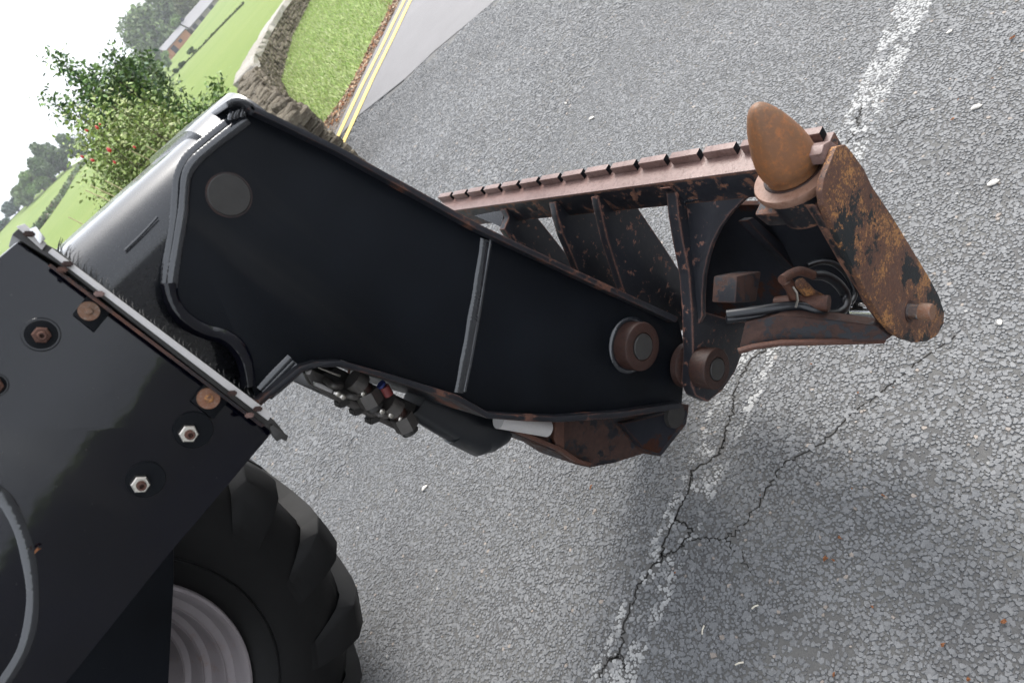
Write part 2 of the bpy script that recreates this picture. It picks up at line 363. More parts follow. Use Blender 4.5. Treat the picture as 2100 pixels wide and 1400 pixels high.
# ---- chippings rolled into the road: tens of thousands, one mass
def chippings(name, label, s, X0, X1, Y0, Y1, hgt=1.0, skip=None, K=5):
    gx, gy = np.meshgrid(np.arange(X0, X1, s), np.arange(Y0, Y1, s*.9)); gx = gx + (np.arange(gx.shape[0]) % 2)[:, None]*s/2
    P = np.c_[gx.ravel(), gy.ravel()] + RNG.normal(0, s*.2, (gx.size, 2))
    keep = np.ones(len(P), bool)
    if skip is not None: keep &= ~in_poly(P+(np.c_[vnoise(P, .11, 21), vnoise(P, .11, 22)]-.5)*.34, skip)
    for Q, w in zip(CR, CRACK_W):
        b = (P[:, 0] > Q[:, 0].min()-.03) & (P[:, 0] < Q[:, 0].max()+.03) & (P[:, 1] > Q[:, 1].min()-.03) & (P[:, 1] < Q[:, 1].max()+.03)
        idx = np.where(b)[0]; keep[idx[seg_dist(P[idx], Q) < w]] = False
    lost = vnoise(P, .16, 3)*.6+vnoise(P, .045, 4)*.4       # dark worn-out patches
    keep &= ~((lost > .74) & (RNG.random(len(P)) < .3)) & (RNG.random(len(P)) > .03)
    P = P[keep]; N = len(P)
    size = s*.70*RNG.uniform(.72, 1.22, N)*np.where(RNG.random(N) < .05, 1.4, 1)
    ang = RNG.uniform(0, 6.28, N)[:, None]+np.arange(K)*2*math.pi/K+RNG.normal(0, .22, (N, K))
    rr = size[:, None]*RNG.uniform(.78, 1.18, (N, K)); asp = RNG.uniform(.72, 1., N)[:, None]
    ca, sa = np.cos(RNG.uniform(0, 3.14, N))[:, None], np.sin(RNG.uniform(0, 3.14, N))[:, None]
    ux, uy = np.cos(ang)*rr, np.sin(ang)*rr*asp; ux, uy = ux*ca-uy*sa, ux*sa+uy*ca
    ztop = .004+RNG.uniform(.0009, .0028, N)*hgt
    tx, ty = RNG.normal(0, .09, (2, N))
    V = np.zeros((N, 2*K, 3)); V[:, :K, 0] = P[:, :1]+ux; V[:, :K, 1] = P[:, 1:]+uy; V[:, :K, 2] = .003
    k = .74; V[:, K:, 0] = P[:, :1]+ux*k; V[:, K:, 1] = P[:, 1:]+uy*k
    V[:, K:, 2] = np.maximum(ztop[:, None]+tx[:, None]*ux*k+ty[:, None]*uy*k, .0045)
    tmpl = [K+i for i in range(K)]
    for i in range(K): tmpl += [i, (i+1) % K, K+(i+1) % K, K+i]
    loops = (np.arange(N)[:, None]*2*K+np.array(tmpl)[None]).ravel(); counts = np.tile([K]+[4]*K, N)
    g = RNG.normal(.150, .013, N).clip(.08, .24)*(0.88+.24*vnoise(P, .35, 8))
    col = np.c_[g*.985, g, g*1.02]
    warm = RNG.random(N) < .008; col[warm] = np.c_[g*1.6, g*1.38, g*1.2][warm]
    pale = RNG.random(N) < .0015; col[pale] = [.28, .275, .265]
    # the worn white line: paint left on the tops of the chippings
    off = (P-WL0) @ WN; al = (P-WL0) @ WD
    half = .054+.006*vnoise(np.c_[al, al*0], .08, 5)
    far = np.clip((al-1.2)/.8, 0, 1)
    wear = vnoise(P, .05, 11)*.5+vnoise(P, .017, 12)*.5
    thr = .52-.19*far-.10*np.exp(-((np.abs(off)-.045)/.018)**2)
    wm = (np.abs(off) < half) & (wear > thr)
    mixw = np.clip((wear-thr)*5, .25, 1)[:, None]; wcol = np.array([.34, .34, .333])
    col[wm] = (col*(1-mixw)+wcol*mixw)[wm]
    col = np.repeat(col[:, None, :], 2*K, 1)
    col[:, :K] *= .95
    o = npmesh(name, V.reshape(-1, 3), loops, counts, tinted('road chipping stone', .62, .35, None, .35, 350), col.reshape(-1, 3))
    return tag(o, label, kind='stuff')
def paint_flat(name, c, worn, scale=60):
    n = NT(name); co = n.coord(); f = n.math('ADD', n.math('MULTIPLY', n.noise(scale, 5, .7, co), .6), n.math('MULTIPLY', n.noise(8, 3, .5, co), .4))
    col = n.mix(n.ramp(f, [(worn, 0), (worn+.08, 1)]), (.10, .10, .10), c); n.bump(n.noise(120, 3, .6, co), .5, .003); return n.set(color=col, rough=.7, spec=.3)
def band(name, P, wd, z, mat):
    P = np.array(P); T = np.gradient(P, axis=0); T /= np.linalg.norm(T, axis=1)[:, None]; N = np.c_[-T[:, 1], T[:, 0]]*wd/2
    bm = bmesh.new(); A = [bm.verts.new((*p, z)) for p in P+N]; B = [bm.verts.new((*p, z)) for p in P-N]
    for i in range(len(P)-1): bm.faces.new((A[i], B[i], B[i+1], A[i+1]))
    return tag(obj(name, bm, mat), kind='structure')
M_crack = simple('dark crack bottom', (.020, .019, .018), .9, 0, .1)
wl_s = WL0-WD*((WL0[0]-NX0)/WD[0]+.0); wl_e = WL0+WD*((NX1-WL0[0])/WD[0])
wm = paint_flat('worn white road paint', (.5, .5, .48), .42)
band('white_line', [wl_e, WL0+WD*30], .12, .006, wm); band('white_line', [WL0-WD*25, wl_s], .12, .006, wm)
# smooth strip of newer tarmac along the far side of the road
SM = [gnd(690, 290), gnd(735, 240), gnd(830, 165), gnd(890, 108), gnd(960, 50), gnd(1010, 8)]
sm = [p[:2] for p in SM]; d_end = (sm[-1]-sm[-3])/np.linalg.norm(sm[-1]-sm[-3]); sm += [sm[-1]+d_end*30]; sm = [sm[0]-(sm[1]-sm[0])*6] + sm
def tarmac():
    n = NT('smooth grey tarmac'); co = n.coord(); f = n.noise(300, 4, .7, co)
    col = n.mix(n.ramp(n.math('ADD', n.math('MULTIPLY', f, .5), n.math('MULTIPLY', n.noise(1.3, 4, .6, co), .5)), [(.35, 0), (.65, 1)]), (.092, .088, .090), (.13, .125, .128))
    n.bump(f, .4, .003); return n.set(color=col, rough=.6, spec=.4)
tarmac_poly = [tuple(p) for p in sm] + [tuple(p) for p in edge[::-1]]
for Q, w_ in zip(CR, CRACK_W):
    band('road_crack', Q, w_*1.2, .0047, M_crack)
sheet('tarmac_strip', tarmac_poly, .0085, tarmac())
chippings('asphalt_chippings', 'grey stone chippings rolled into the near road surface', .0086, NX0, NX1, NY0, NY1)
beyond = tarmac_poly + [(-60, edge[0][1]), (-60, 60), (90, 60), (90, 40)]
chippings('distant_chippings', 'finer looking chippings in the road beyond the machine', .0162, NX0, 6.2, NY1, 7.2, 1.5, tarmac_poly, 4)
ypaint = paint_flat('yellow road paint', (.60, .45, .13), .33, 40)
ylP = np.array([[*p, 0] for p in [gnd(672, 325)[:2]-(YE1-YE0)*.9, gnd(694, 283)[:2], gnd(740, 185)[:2], gnd(783, 100)[:2], gnd(808, 48)[:2], gnd(832, 0)[:2], gnd(832, 0)[:2]+yd1*14]])[:, :2]
band('yellow_line', ylP, .085, .0135, ypaint)
T = np.gradient(ylP, axis=0); T /= np.linalg.norm(T, axis=1)[:, None]
band('yellow_line', ylP + np.c_[T[:, 1], -T[:, 0]]*.21, .085, .0135, ypaint)
band('tar_joint', [p for p in sm[1:4]], .03, .0125, simple('black tar joint', (.03, .03, .03), .5))

# ---- field, verge
def grass_mat(name, a, b, c, s=1.0):
    n = NT(name); co = n.coord()
    col = n.mix(n.ramp(n.noise(.06*s, 4, .6, co), [(.35, 0), (.65, 1)]), a, b)
    col = n.mix(n.ramp(n.noise(2.2*s, 5, .7, co), [(.45, 0), (.75, .7)]), col, c)
    n.bump(n.noise(14*s, 4, .7, co), .8, .05); return n.set(color=col, rough=.85, spec=.15)
M['grass'] = grass_mat('meadow grass', (.13, .185, .04), (.165, .21, .055), (.11, .165, .035))
M['verge'] = grass_mat('verge grass', (.20, .27, .085), (.25, .31, .11), (.25, .28, .13), 5)
def field_z(az, r):
    end = np.interp(az, [-90, 0, 4, 7.5, 9.5, 14, 20, 25, 40, 120], [9, 9, 8, 7.0, 4.2, 3.6, 4.2, 5.0, 7, 7])
    t = np.clip((r-15)/245, 0, 1); return -.02 + end*t**2.8 - np.clip((r-270)/900, 0, 1)*40
azs = np.arange(-70, 121, 1.5); rs = np.r_[6, 9, 12, 15, 18, 22, 28, 36, 46, 60, 80, 105, 135, 170, 205, 240, 262, 280, 330, 420, 600, 1000, 1700]
A, Rr = np.meshgrid(azs, rs); Z = field_z(A, Rr); V = np.c_[(np.sin(np.radians(A))*Rr).ravel(), (np.cos(np.radians(A))*Rr).ravel(), Z.ravel()]
na = len(azs); lp = []
for j in range(len(rs)-1):
    for i in range(na-1): lp += [j*na+i, j*na+i+1, (j+1)*na+i+1, (j+1)*na+i]
tag(npmesh('field', V, lp, [4]*(len(lp)//4), M['grass'], smooth=True), kind='structure')
sheet('ground', [(-3000, -3000), (3000, -3000), (3000, 3000), (-3000, 3000)], -46, M['grass'])
sheet('near_ground', [(-60, -60), (90, -60), (90, 60), (-60, 60)], -.045, M['grass'])
wallP = np.array([gnd(u, v)[:2] for u, v in [(690, 300), (655, 272), (620, 240), (590, 200), (577, 170), (600, 80), (640, 0)]])
wallP = np.vstack([wallP[0]-(wallP[1]-wallP[0])*1.2, wallP, wallP[-1]+(wallP[-1]-wallP[-2])*4])
soil0 = [gnd(u, v)[:2] for u, v in [(660, 262), (700, 210), (735, 150), (760, 95), (800, 20)]]
verge_poly = [tuple(p) for p in wallP[::-1]] + [tuple(p) for p in soil0] + [tuple(soil0[-1]+np.array([14., 8.]))]
sheet('grass_verge', verge_poly, .012, M['verge'])
soil_poly = [tuple(p) for p in edge[0:5]] + [(edge[4][0]-1, edge[4][1]+3), tuple(soil0[-1]+np.array([.5, .9]))] + [tuple(p) for p in soil0[::-1]] + [tuple(wallP[0]-[.3, .2]), (edge[0][0], edge[0][1]+1.5)]
sheet('bare_soil_edge', soil_poly, .006, simple('leaf-strewn soil', (.13, .10, .075), .9, 0, .2, .5, 30, .8, .02))
def scatter_blades(name, poly, n, h, wd, base, mat, label, z0=.012, box=None):
    poly = [tuple(p[:2]) for p in poly]; pp = np.array(poly); lo, hi = (pp.min(0), pp.max(0)) if box is None else box
    P = RNG.uniform(lo, hi, (n*3, 2)); P = P[in_poly(P, poly)][:n]; N = len(P)
    a = RNG.uniform(0, 6.28, N); le = RNG.uniform(.5, 1.2, N)*h; d = np.c_[np.cos(a), np.sin(a)]; ln = RNG.normal(0, .45, (N, 2))*le[:, None]
    V = np.zeros((N, 3, 3)); V[:, 0, :2] = P-d*wd; V[:, 1, :2] = P+d*wd; V[:, :2, 2] = z0; V[:, 2, :2] = P+ln; V[:, 2, 2] = z0+le
    b = np.array(base)[RNG.integers(0, len(base), N)]*RNG.uniform(.7, 1.3, (N, 1))
    o = npmesh(name, V.reshape(-1, 3), np.arange(N*3), [3]*N, mat, np.repeat(b, 3, 0)); return tag(o, label, kind='stuff')
M['blade'] = tinted('grass blade', .7, .2, None, .1, 50)
scatter_blades('verge_grass', verge_poly, 30000, .055, .007, [(.36, .47, .15), (.44, .51, .20), (.50, .52, .30), (.30, .43, .13)], M['blade'], 'short green grass on the verge between wall and road', box=(np.array([2.5, 6]), np.array([11, 22])))
def leaves_litter():
    n = 5200; lo, hi = np.array([1.5, 4.8]), np.array([7.5, 11]); P = RNG.uniform(lo, hi, (60000, 2)); P = P[in_poly(P, soil_poly)]
    sd0 = seg_dist(P, np.array(soil0)); P = P[RNG.random(len(P)) < np.exp(-(sd0/.28)**2)*.9+.12][:n]; N = len(P)
    a = RNG.uniform(0, 6.28, N); s = RNG.uniform(.012, .035, N); V = np.zeros((N, 4, 3))
    for k, (l, w_) in enumerate([(-1, 0), (0, .5), (1, 0), (0, -.5)]):
        V[:, k, 0] = P[:, 0]+(np.cos(a)*l-np.sin(a)*w_)*s; V[:, k, 1] = P[:, 1]+(np.sin(a)*l+np.cos(a)*w_)*s; V[:, k, 2] = .010+RNG.uniform(0, .02, N)
    c = np.array([(.30, .15, .06), (.20, .10, .05), (.36, .26, .16), (.24, .08, .03), (.14, .09, .06), (.40, .32, .22)])[RNG.integers(0, 6, N)]
    return tag(npmesh('leaf_litter', V.reshape(-1, 3), np.arange(N*4), [4]*N, M['blade'], np.repeat(c, 4, 0)), 'brown and orange fallen leaves lying along the soil edge', kind='stuff')
leaves_litter()

# ---- dry stone wall
def stone_mat(name, a, b):
    n = NT(name); oi = n.n('ShaderNodeObjectInfo'); co = n.coord()
    col = n.mix(oi.outputs['Random'], a, b); f = n.noise(5, 6, .7, co)
    col = n.mix(n.ramp(f, [(.42, 0), (.72, .8)]), col, (.30, .27, .20)); col = n.mix(n.ramp(n.noise(9, 4, .6, co), [(.55, 0), (.75, .8)]), col, (.07, .06, .035))
    n.bump(n.noise(7, 6, .7, co), .8, .06); return n.set(color=col, rough=.9, spec=.2)
M['stone'] = stone_mat('brown wall stone', (.075, .06, .045), (.18, .15, .11)); M['cope'] = stone_mat('pale coping stone', (.27, .25, .22), (.38, .36, .33))
TM = {}
for key, mt in (('stone', M['stone']), ('cope', M['cope'])):
    TM[key] = []
    for k in range(6):
        b = bmesh.new(); bmesh.ops.create_cube(b, size=1)
        for v in b.verts: v.co += Vector([random.uniform(-.13, .13) for _ in range(3)])
        bmesh.ops.bevel(b, geom=b.edges[:], offset=.12, segments=1, affect='EDGES')
        me = bpy.data.meshes.new(key); b.to_mesh(me); b.free(); me.materials.append(mt); TM[key].append(me)
def stone_at(name, key, p, s, ang, parent, tilt=.06):
    o = bpy.data.objects.new(name, random.choice(TM[key]))
    link(o, parent); o.location = p; o.scale = s; o.rotation_euler = (random.uniform(-tilt, tilt), random.uniform(-tilt, tilt), ang+random.uniform(-tilt, tilt)); return o
WH0, WT = .66, .42
def wh(s): return float(np.interp(s, [0, 7, 16], [WH0, .60, .50]))
wall = empty('stone_wall', (*wallP[1], 0), 'low brown dry stone wall with pale coping beyond the road', 'wall')
Ls = np.r_[0, np.cumsum(np.linalg.norm(np.diff(wallP, axis=0), axis=1))]
def wp(s): return np.array([np.interp(s, Ls, wallP[:, 0]), np.interp(s, Ls, wallP[:, 1])])
def wdir(s): d = wp(s+.3)-wp(s-.3); return d/np.linalg.norm(d)
core = bmesh.new(); prof = []
for s in np.linspace(0, Ls[-1], 60):
    p, d = wp(s), wdir(s); nrm = np.array([-d[1], d[0]])
    prof.append([core.verts.new((*(p+nrm*a), z)) for a, z in ((.05, -.04), (.08, wh(s)-.05), (WT-.05, wh(s)-.05), (WT, -.04))])
for a, b in zip(prof, prof[1:]):
    for i in range(3): core.faces.new((a[i], a[i+1], b[i+1], b[i]))
core.faces.new(prof[0]); core.faces.new(prof[-1][::-1])
obj('wall_core', core, simple('dark wall joint earth', (.05, .042, .032), .95), wall)
count = 0; far_bm = bmesh.new()
s_split = 10.5
z = .0; course = 0
while z < WH0-.06:
    h = random.uniform(.06, .10); s = random.uniform(0, .1)
    while s < Ls[-1]-.2:
        L = random.uniform(.10, .24)*(1 if s < s_split else 1.6); p, d = wp(s+L/2), wdir(s+L/2); nrm = np.array([-d[1], d[0]]); ang = math.atan2(d[1], d[0])
        WH = wh(s)
        if z+h/2 > WH-.04: s += L; continue
        q = p+nrm*(.07+random.uniform(-.02, .02)); loc = (q[0], q[1], min(z+h/2, WH-.08)); sc = (L*.97, .20, h*.95)
        if s < s_split: stone_at('stone', 'stone', loc, sc, ang, wall); count += 1
        else:
            Mx = Matrix.Translation(Vector(loc)) @ Matrix.Rotation(ang, 4, 'Z') @ Matrix.Diagonal((*sc, 1)); k0 = len(far_bm.verts)
            far_bm.from_mesh(random.choice(TM['stone'])); far_bm.verts.ensure_lookup_table()
            for v in far_bm.verts[k0:]: v.co = Mx @ v.co
        s += L
    z += h
tag(obj('stone_facing', far_bm, M['stone'], wall), kind='stuff')
s = 0
while s < Ls[-1]-.3:
    near = s < 7.0; WH = wh(s)
    L = random.uniform(.10, .20) if near else random.uniform(.45, .8); p, d = wp(s+L/2), wdir(s+L/2); nrm = np.array([-d[1], d[0]]); ang = math.atan2(d[1], d[0])
    if near:
        for a in (.09, .21, .33): q = p+nrm*(a+random.uniform(-.03, .03)); stone_at('coping_stone', 'stone', (q[0], q[1], WH-.04+random.uniform(-.03, .03)), (L*.95, random.uniform(.12, .17), random.uniform(.09, .15)), ang, wall, .2)
    else:
        q = p+nrm*.21; stone_at('coping_stone', 'cope', (q[0], q[1], WH+.0), (L*.99, WT+.06, .14), ang, wall, .02)
    s += L

# ---- plants
M['leaf'] = tinted('green leaf', .55, .3, None, .15, 40)
def leaf_cloud(centers, radii, n, size, cols, flat=.5, shell=.55):
    """leaf-sized folded faces spread through several ellipsoids"""
    out = []; C = np.array(centers, float); Rd = np.array(radii, float); wgt = Rd.prod(1)**.8; k = RNG.choice(len(C), n, p=wgt/wgt.sum())
    d = RNG.normal(size=(n, 3)); d /= np.linalg.norm(d, axis=1)[:, None]; rad = RNG.uniform(shell, 1, n)**.6*RNG.uniform(.8, 1.12, n)
    P = C[k]+d*rad[:, None]*Rd[k]
    a = RNG.normal(size=(n, 3)); a /= np.linalg.norm(a, axis=1)[:, None]; nn = RNG.normal(size=(n, 3))+[0, 0, flat*2]; b = np.cross(nn, a); b /= np.linalg.norm(b, axis=1)[:, None]+1e-9
    s = (RNG.uniform(.6, 1.3, n)*size)[:, None]
    V = np.stack([P-a*s, P+b*s*.55+[0, 0, 0], P+a*s, P-b*s*.55], 1); V[:, 1:4:2, 2] += (s*.15)
    c = np.array(cols)[RNG.integers(0, len(cols), n)]*RNG.uniform(.7, 1.35, (n, 1)); clump = RNG.uniform(.75, 1.25, len(C))[k]; c = c*clump[:, None]
    return V.reshape(-1, 3), np.repeat(c, 4, 0)
def cloud_obj(name, parent, *a, **k):
    V, c = leaf_cloud(*a, **k); n = len(V)//4; return npmesh(name, V, np.arange(n*4), [4]*n, M['leaf'], c, parent)
M['bark'] = simple('grey brown bark', (.09, .07, .05), .9, 0, .2, .4, 20, .6, .01)
def polar(az, r, z=0): return np.array([math.sin(R(az))*r, math.cos(R(az))*r, z])
def el2z(el, r): return 1.4+r*math.tan(R(el))
def tree(name, label, az, r, top_el, width_deg, cols, n, leaf, group=None, lobes=9, cat='tree', bushy=False, squat=1.0):
    zb = float(field_z(np.array(az), np.array(r))); zt = el2z(top_el, r); H = max(zt-zb, .8); W = r*R(width_deg)/2; base = polar(az, r, zb)
    t = empty(name, base, label, cat, group)
    cs, rd = [], []
    for i in range(lobes):
        a = random.uniform(0, 6.28); q = random.random()**.5; hh = random.uniform(.38 if not bushy else .2, .86); wide = math.sin(min(1, hh*1.05)*math.pi)**.5
        cs.append(base+[math.cos(a)*W*.66*q*wide, math.sin(a)*W*.66*q*wide, H*hh]); rr = random.uniform(.26, .42); rd.append([W*rr*1.25, W*rr*1.25, H*rr*.62*squat])
    cloud_obj('crown', t, cs, rd, n, leaf, cols)
    bm = tube([base-[0, 0, .2], base+[W*.02, 0, H*.3], base+[W*.05, .0, H*.72]], [max(.03, W*.09), max(.025, W*.07), max(.01, W*.02)], 7)
    for i in range(5):
        a = random.uniform(0, 6.28); h0 = random.uniform(.25, .5); bm = tube([base+[0, 0, H*h0], base+[math.cos(a)*W*.3, math.sin(a)*W*.3, H*(h0+.18)], base+[math.cos(a)*W*.55, math.sin(a)*W*.55, H*(h0+.34)]], [W*.045, W*.03, W*.01], 5, bm)
    obj('trunk', bm, M['bark'], t); return t
DK = [(.08, .13, .045), (.10, .155, .055), (.12, .17, .07)]; MID = [(.15, .23, .07), (.18, .26, .08), (.13, .20, .06)]
HZ = [(.16, .225, .095), (.20, .26, .115), (.18, .24, .085)]  # far-tree tones, distance haze mixed into the leaf colour
g1 = 'tall trees behind the farm buildings'
tree('broadleaf_tree', 'largest round grey-green tree behind the left end of the barn', 18.9, 285, 4.1, 4.2, HZ, 7000, .75, g1, 20, 'tree', True)
tree('broadleaf_tree', 'tall grey-green tree right of the largest tree behind the barn', 21.2, 292, 4.5, 3.2, HZ, 5200, .75, g1, 15, 'tree', True)
tree('broadleaf_tree', 'olive tree standing just behind the long barn roof', 22.2, 278, 2.9, 2.4, [(.12, .14, .05), (.145, .16, .065)], 3600, .6, g1, 11, 'tree', True)
tree('broadleaf_tree', 'dark bluish tree at the top edge behind the olive tree', 23.8, 330, 4.4, 3.2, [(.06, .10, .085), (.075, .115, .09)], 3400, .8, g1, 11, 'tree', True)  # bluish cast of distance haze put into the leaf colour
tree('broadleaf_tree', 'small light green tree between barn wall and tall trees', 20.6, 270, 2.2, 1.6, MID, 1800, .5, g1, 7, 'tree', True)
g2 = 'trees along the left skyline'
tree('skyline_tree', 'dark gappy tree rising left of the rose bush on the skyline', 8.0, 250, 3.5, 2.0, DK, 4200, .55, g2, 13, 'tree', True)
tree('skyline_tree', 'dark low tree beside the gappy tree on the left skyline', 7.0, 246, 2.9, 1.7, DK, 3200, .55, g2, 11, 'tree', True)
tree('skyline_tree', 'mid green round tree on the left skyline', 6.1, 244, 2.7, 1.8, MID, 3200, .6, g2, 11, 'tree', True)
tree('skyline_tree', 'pale green tree low on the left skyline', 5.1, 250, 2.45, 1.9, HZ, 3200, .6, g2, 11, 'tree', True)
tree('skyline_tree', 'hazy blue-green tree at the far left of the skyline', 4.0, 262, 2.25, 1.9, [(.08, .12, .10), (.10, .14, .11)], 2600, .7, g2, 10, 'tree', True)  # haze blue mixed into the leaves of this tree and the next
tree('skyline_tree', 'leftmost small tree on the skyline above the machine', 2.6, 258, 2.0, 1.8, [(.09, .13, .10)], 2200, .7, g2, 9, 'tree', True)
tree('skyline_tree', 'broad dark tree on the skyline hidden behind the rose bush', 9.6, 252, 2.6, 2.2, DK, 3000, .6, g2, 10, 'tree', True)
tree('field_tree', 'rounded mid green tree in the field behind the rose bush', 15.6, 110, 2.6, 5.2, [(.11, .19, .065), (.14, .22, .07), (.15, .23, .085)], 9000, .30, None, 18, 'tree', True)
tree('field_tree', 'yellow-green bush at the foot of the barn gable', 18.3, 235, 1.2, 1.2, MID, 1200, .4, None, 6, 'bush', True)
g3 = 'dark bushes on the field boundary'
for az, r, te, wd, lb in ((19.95, 150, .15, .95, 'largest dark bush on the field boundary right of the rose bush'), (18.75, 150, -.1, .7, 'smaller dark bush left of the largest one on the field boundary'), (18.1, 152, -.2, .5, 'tiny dark bush at the left end of the field boundary'),
                          (25.6, 150, -.1, .9, 'dark bush on the field boundary near the top of the wall'), (27.6, 150, 0, .7, 'dark bush at the top edge right of the barn'), (17.2, 236, 1.0, .8, 'dark bush against the barn gable end')):
    tree('field_bush', lb, az, r, te, wd, DK, 700, .22 if r < 200 else .35, g3, 6, 'bush', True)
# field boundary: rough dark line of bank and fence
def rough_line(name, label, pts, h, n, cols, leaf, cat='hedge'):
    base = np.array(pts[0]); t = empty(name, base, label, cat); P = spline(pts, 10)
    cs = [p+[0, 0, h*.35] for p in P]; cloud_obj('foliage', t, cs, [[h*.9, h*.9, h*.55]]*len(cs), n, leaf, cols, shell=.2)
    bm = tube([p+[0, 0, h*.1] for p in P], h*.12, 5); obj('bank', bm, M['bark'], t); return t
def fpt(u, v, guess=100):
    d = ray(u, v); d = d/math.hypot(d[0], d[1]); az = math.degrees(math.atan2(d[0], d[1]))
    for r in np.arange(16, 300, .5):
        if 1.4+d[2]*r < field_z(np.array(az), np.array(r)): break
    return np.array([d[0]*r, d[1]*r, float(field_z(np.array(az), np.array(r)))])
rough_line('field_boundary', 'thin dark boundary line crossing the bright green field', [fpt(352, 160), fpt(400, 112), fpt(450, 60), fpt(500, 10)], .35, 1500, [(.10, .13, .045)], .16, 'field boundary')
rough_line('hedgerow', 'dark hedgerow crossing the field left of the rose bush', [fpt(78, 475), fpt(105, 440), fpt(135, 395), fpt(160, 352), fpt(182, 330)], 1.2, 2600, DK+[(.10, .08, .05)], .28)

# ---- hills far off
def hill(name, az0, az1, r, el0, el1, col, seed):
    n = NT(name+' wood'); c2 = n.mix(n.noise(.02, 5, .7), col, tuple(x*1.5 for x in col)); n.set(color=c2, rough=.9, spec=.05)
    A = np.linspace(az0, az1, 60); rg = np.random.default_rng(seed); E = np.interp(A, np.linspace(az0, az1, 9), rg.uniform(el0, el1, 9)); E *= np.sin((A-az0)/(az1-az0)*math.pi)**.25; E += rg.normal(0, .04, 60)
    V, lp = [], []
    for i, (a, e) in enumerate(zip(A, E)): V += [polar(a, r*.8, -45), polar(a, r, el2z(e, r)), polar(a, r*1.25, -45)]
    for i in range(59): lp += [i*3, i*3+1, i*3+4, i*3+3, i*3+1, i*3+2, i*3+5, i*3+4]
    return tag(npmesh(name, V, lp, [4]*(len(lp)//4), n.m), kind='structure')
hill('hills', -30, 7, 620, 1.4, 2.2, (.08, .12, .11), 3); hill('hills', 8, 75, 700, .5, 1.2, (.08, .12, .10), 4)

# ---- farm buildings
def barn():
    r = 262; P0 = polar(18.75, r); P1 = polar(24.6, r+6); zb = 4.0; d = (P1-P0)/np.linalg.norm(P1-P0); nb = np.array([-d[1], d[0], 0]); Lb = np.linalg.norm(P1-P0)
    slate = simple('pale grey barn roof', (.17, .165, .17), .6, 0, .4, .12, 1.5, .2, .02); brick = simple('orange brick', (.36, .17, .09), .9, 0, .2, .25, 2, .3, .02); dark = simple('dark opening', (.03, .03, .04), .8); wl = simple('grey barn wall', (.26, .23, .20), .9, 0, .2, .2, 1, .3, .02); white = simple('white barge board', (.7, .7, .68), .6)
    def gable(t, s0, s1, dep, eave, ridge, wallm, roofm):
        A, B = P0+d*s0+[0, 0, zb], P0+d*s1+[0, 0, zb]
        up = np.array([0, 0, 1.])
        obj('wall', slab([A, B, B+up*eave, A+up*eave], nb*dep), wallm, t)
        o = .35; e0, e1 = A-d*o-nb*o+up*(eave-.05), B+d*o-nb*o+up*(eave-.05); r0, r1 = A-d*o+nb*dep/2+up*ridge, B+d*o+nb*dep/2+up*ridge; f0, f1 = A-d*o+nb*(dep+o)+up*(eave-.05), B+d*o+nb*(dep+o)+up*(eave-.05)
        bm = slab([e0, e1, r1, r0], (0, 0, .22)); bm = slab([f1, f0, r0, r1], (0, 0, .22), bm=bm); obj('roof', bm, roofm, t)
        for X, sg in ((A, 1), (B, -1)): obj('gable_wall', slab([X+d*.02*sg+up*eave, X+d*.02*sg+nb*dep/2+up*(ridge-.1), X+d*.02*sg+nb*dep+up*eave], d*.3*sg), wallm, t)
        return A, B, up
    t = empty('brick_barn', P0+[0, 0, zb], 'small orange brick barn with grey roof at the field edge', 'barn')
    A, B, up = gable(t, 0, 9.5, 7, 2.6, 4.3, brick, slate)
    obj('door', slab([A+d*1.5-nb*.05, A+d*3.2-nb*.05, A+d*3.2-nb*.05+up*2.2, A+d*1.5-nb*.05+up*2.2], nb*.04), dark, t)
    obj('window', slab([A+d*5-nb*.05+up*1.1, A+d*6.3-nb*.05+up*1.1, A+d*6.3-nb*.05+up*2, A+d*5-nb*.05+up*2], nb*.04), dark, t)
    obj('barge_board', slab([B+d*.4+up*2.4-nb*.4, B+d*.4+nb*3.5+up*4.5, B+d*.4+nb*3.5+up*4.2, B+d*.4-nb*.4+up*2.1], d*.08), white, t)
    t = empty('long_shed', P0+d*11+[0, 0, zb], 'long low grey-roofed farm shed right of the brick barn', 'shed')
    A, B, up = gable(t, 11, Lb+6, 9, 1.9, 4.6, wl, slate)
    for s0 in (.6, 4, 9, 14): obj('door', slab([A+d*s0-nb*.05, A+d*(s0+1.6)-nb*.05, A+d*(s0+1.6)-nb*.05+up*1.7, A+d*s0-nb*.05+up*1.7], nb*.04), dark, t)
    obj('chimney', box(A+d*1.2+nb*4.5+up*4.9, (.9, .9, 1.4)), dark, t)
barn()

